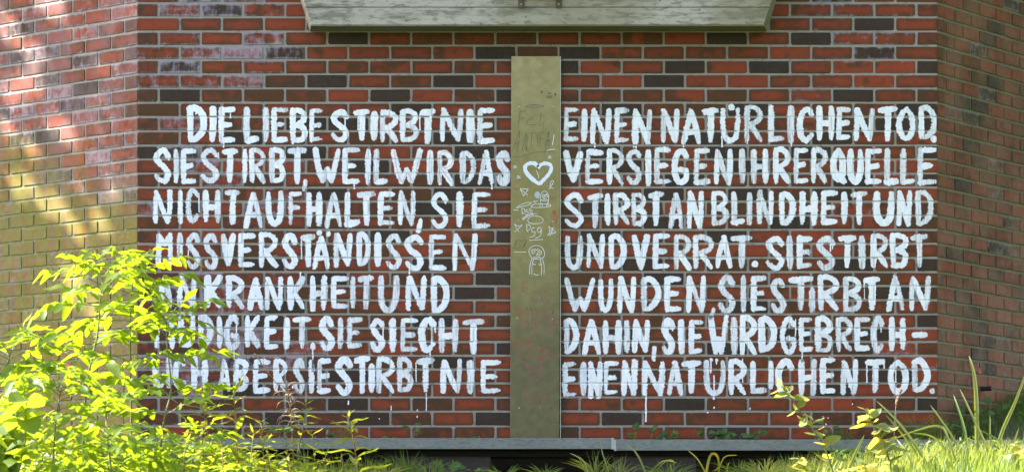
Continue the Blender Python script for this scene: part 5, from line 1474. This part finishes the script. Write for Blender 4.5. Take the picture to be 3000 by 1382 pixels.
# ------------------------------------------------------------------ tree beyond the left picture edge whose crown shades the left-hand wall
tree = empty('oak_tree', (-10.5, 2.6, 2.42)); tag(tree, 'leafy tree standing outside the frame at the left and shading the left-hand wall', 'tree')
tb = Vector((-10.5, 2.6, 2.4))
mb = MB(); tp = [tb, tb + Vector((.1, .05, 2.0)), tb + Vector((-.05, .1, 4.2)), tb + Vector((.1, 0, 7.5))]
mb.tube(tp, [.30, .24, .18, .06], 10); mb.build('trunk', M_BARK, tree, True)
cc_ = tb + Vector((1.0, -.3, 6.6))
for k in range(16):
    a = k * 2.4; z_ = random.uniform(3.2, 7.2); p0 = tb + Vector((0, .05, z_)); d = rnd_dir(a, random.uniform(.2, .8)) * random.uniform(1.5, 2.8)
    mb = MB(); mb.tube([p0, p0 + d * .5 + Vector((0, 0, .1)), p0 + d], [.07, .045, .015], 6); mb.build('limb', M_BARK, tree, True)
V, F = [], []
cnt = 0
def shade_gap(p):
    """survey pixel where the leaf's shadow falls on the left-hand wall plane"""
    den = TO_SUN.dot(nL)
    t = (p - cL).dot(nL) / den
    h = p - TO_SUN * t
    k = kk(h.y)
    return 1500 + h.x / k, HOR - (h.z - EYE) / k
# openings cut into the crown to shape the sun flecks (survey px on the wall)
GAPS = [(30, 85, 20, 48), (148, 15, 26, 50), (100, 158, 28, 34), (84, 240, 34, 38), (50, 282, 26, 22), (168, 372, 32, 32), (92, 435, 12, 42), (205, 405, 12, 22),
        (52, 552, 12, 30), (87, 546, 12, 30), (158, 605, 30, 34), (228, 675, 19, 40), (292, 650, 17, 38), (207, 800, 20, 40), (240, 880, 44, 40), (225, 850, 22, 40), (300, 980, 22, 50), (20, 380, 14, 30), (330, 560, 10, 25),
        (130, -60, 40, 60), (20, -90, 26, 60)]
for i in range(60000):
    q = Vector((random.gauss(0, 1), random.gauss(0, 1), random.gauss(0, 1))).normalized() * random.random() ** .4
    p = cc_ + Vector((q.x * 2.6, q.y * 3.3, q.z * 3.5))
    sx, sy = shade_gap(p)
    # leave out every leaf whose shadow would cover a planned sun fleck
    hit = False
    for (gx_, gy_, ra, rb) in GAPS:
        u_ = (sx - gx_) + .38 * -(sy - gy_)
        if (u_ / (ra + 15)) ** 2 + ((sy - gy_) / (rb + 12)) ** 2 < 1: hit = True; break
    if hit: continue
    if mnoise.noise(Vector((sx * .011, sy * .011, 9.7))) > .50: continue
    o = len(V); s = random.uniform(.035, .07)
    d = rnd_dir(random.random() * 6.28, random.uniform(-.6, .6)) * s; e = rnd_dir(random.random() * 6.28, random.uniform(-.8, .8)).cross(d).normalized() * s * .5
    V += [tuple(p - d), tuple(p + e), tuple(p + d), tuple(p - e)]; F.append((o, o + 1, o + 2, o + 3)); cnt += 1
o = mesh_obj('crown', V, F, M_BROAD, tree); o.location = -Vector(tree.location); tag(o, kind='stuff')
print('leaves', cnt, 'objects', len(bpy.data.objects))

# ------------------------------------------------------------------ unseen trees added on the right to take sky from the right-hand wall
def side_tree(x_, y_, h, r_, label):
    g = ground_z(x_, y_); t = empty('added_shade_tree', (x_, y_, g)); tag(t, label, 'tree', 'trees standing around the tower')
    mb = MB(); b_ = Vector((x_, y_, g - .1)); mb.tube([b_, b_ + Vector((.1, 0, h * .35)), b_ + Vector((0, .1, h * .9))], [.28, .2, .05], 8); mb.build('trunk', M_BARK, t, True)
    V, F = [], []; c_ = b_ + Vector((0, 0, h * .58))
    for i in range(6500):
        q = Vector((random.gauss(0, 1), random.gauss(0, 1), random.gauss(0, 1))).normalized() * random.random() ** .35
        p = c_ + Vector((q.x * r_, q.y * r_, q.z * h * .48))
        if mnoise.noise(p * .9) > .38: continue
        o = len(V); s_ = random.uniform(.10, .22); d = rnd_dir(random.random() * 6.28, random.uniform(-.6, .6)) * s_
        e = rnd_dir(random.random() * 6.28, random.uniform(-.8, .8)).cross(d).normalized() * s_ * .6
        V += [tuple(p - d), tuple(p + e), tuple(p + d), tuple(p - e)]; F.append((o, o + 1, o + 2, o + 3))
    o = mesh_obj('crown', V, F, M_BROAD, t); o.location = -Vector(t.location); tag(o, kind='stuff')
side_tree(9.5, -3.5, 10, 3.2, 'broad unseen tree added at the right for shade, nearest the right-hand wall')
side_tree(10.5, -10.5, 12, 3.8, 'tall unseen tree added at the right for shade, in the middle of the row')
side_tree(8.5, -18, 12, 3.8, 'tall unseen tree added at the right for shade, nearest the viewer')
side_tree(7.5, 2.6, 8, 2.4, 'unseen tree added for shade beside the far end of the right-hand wall')
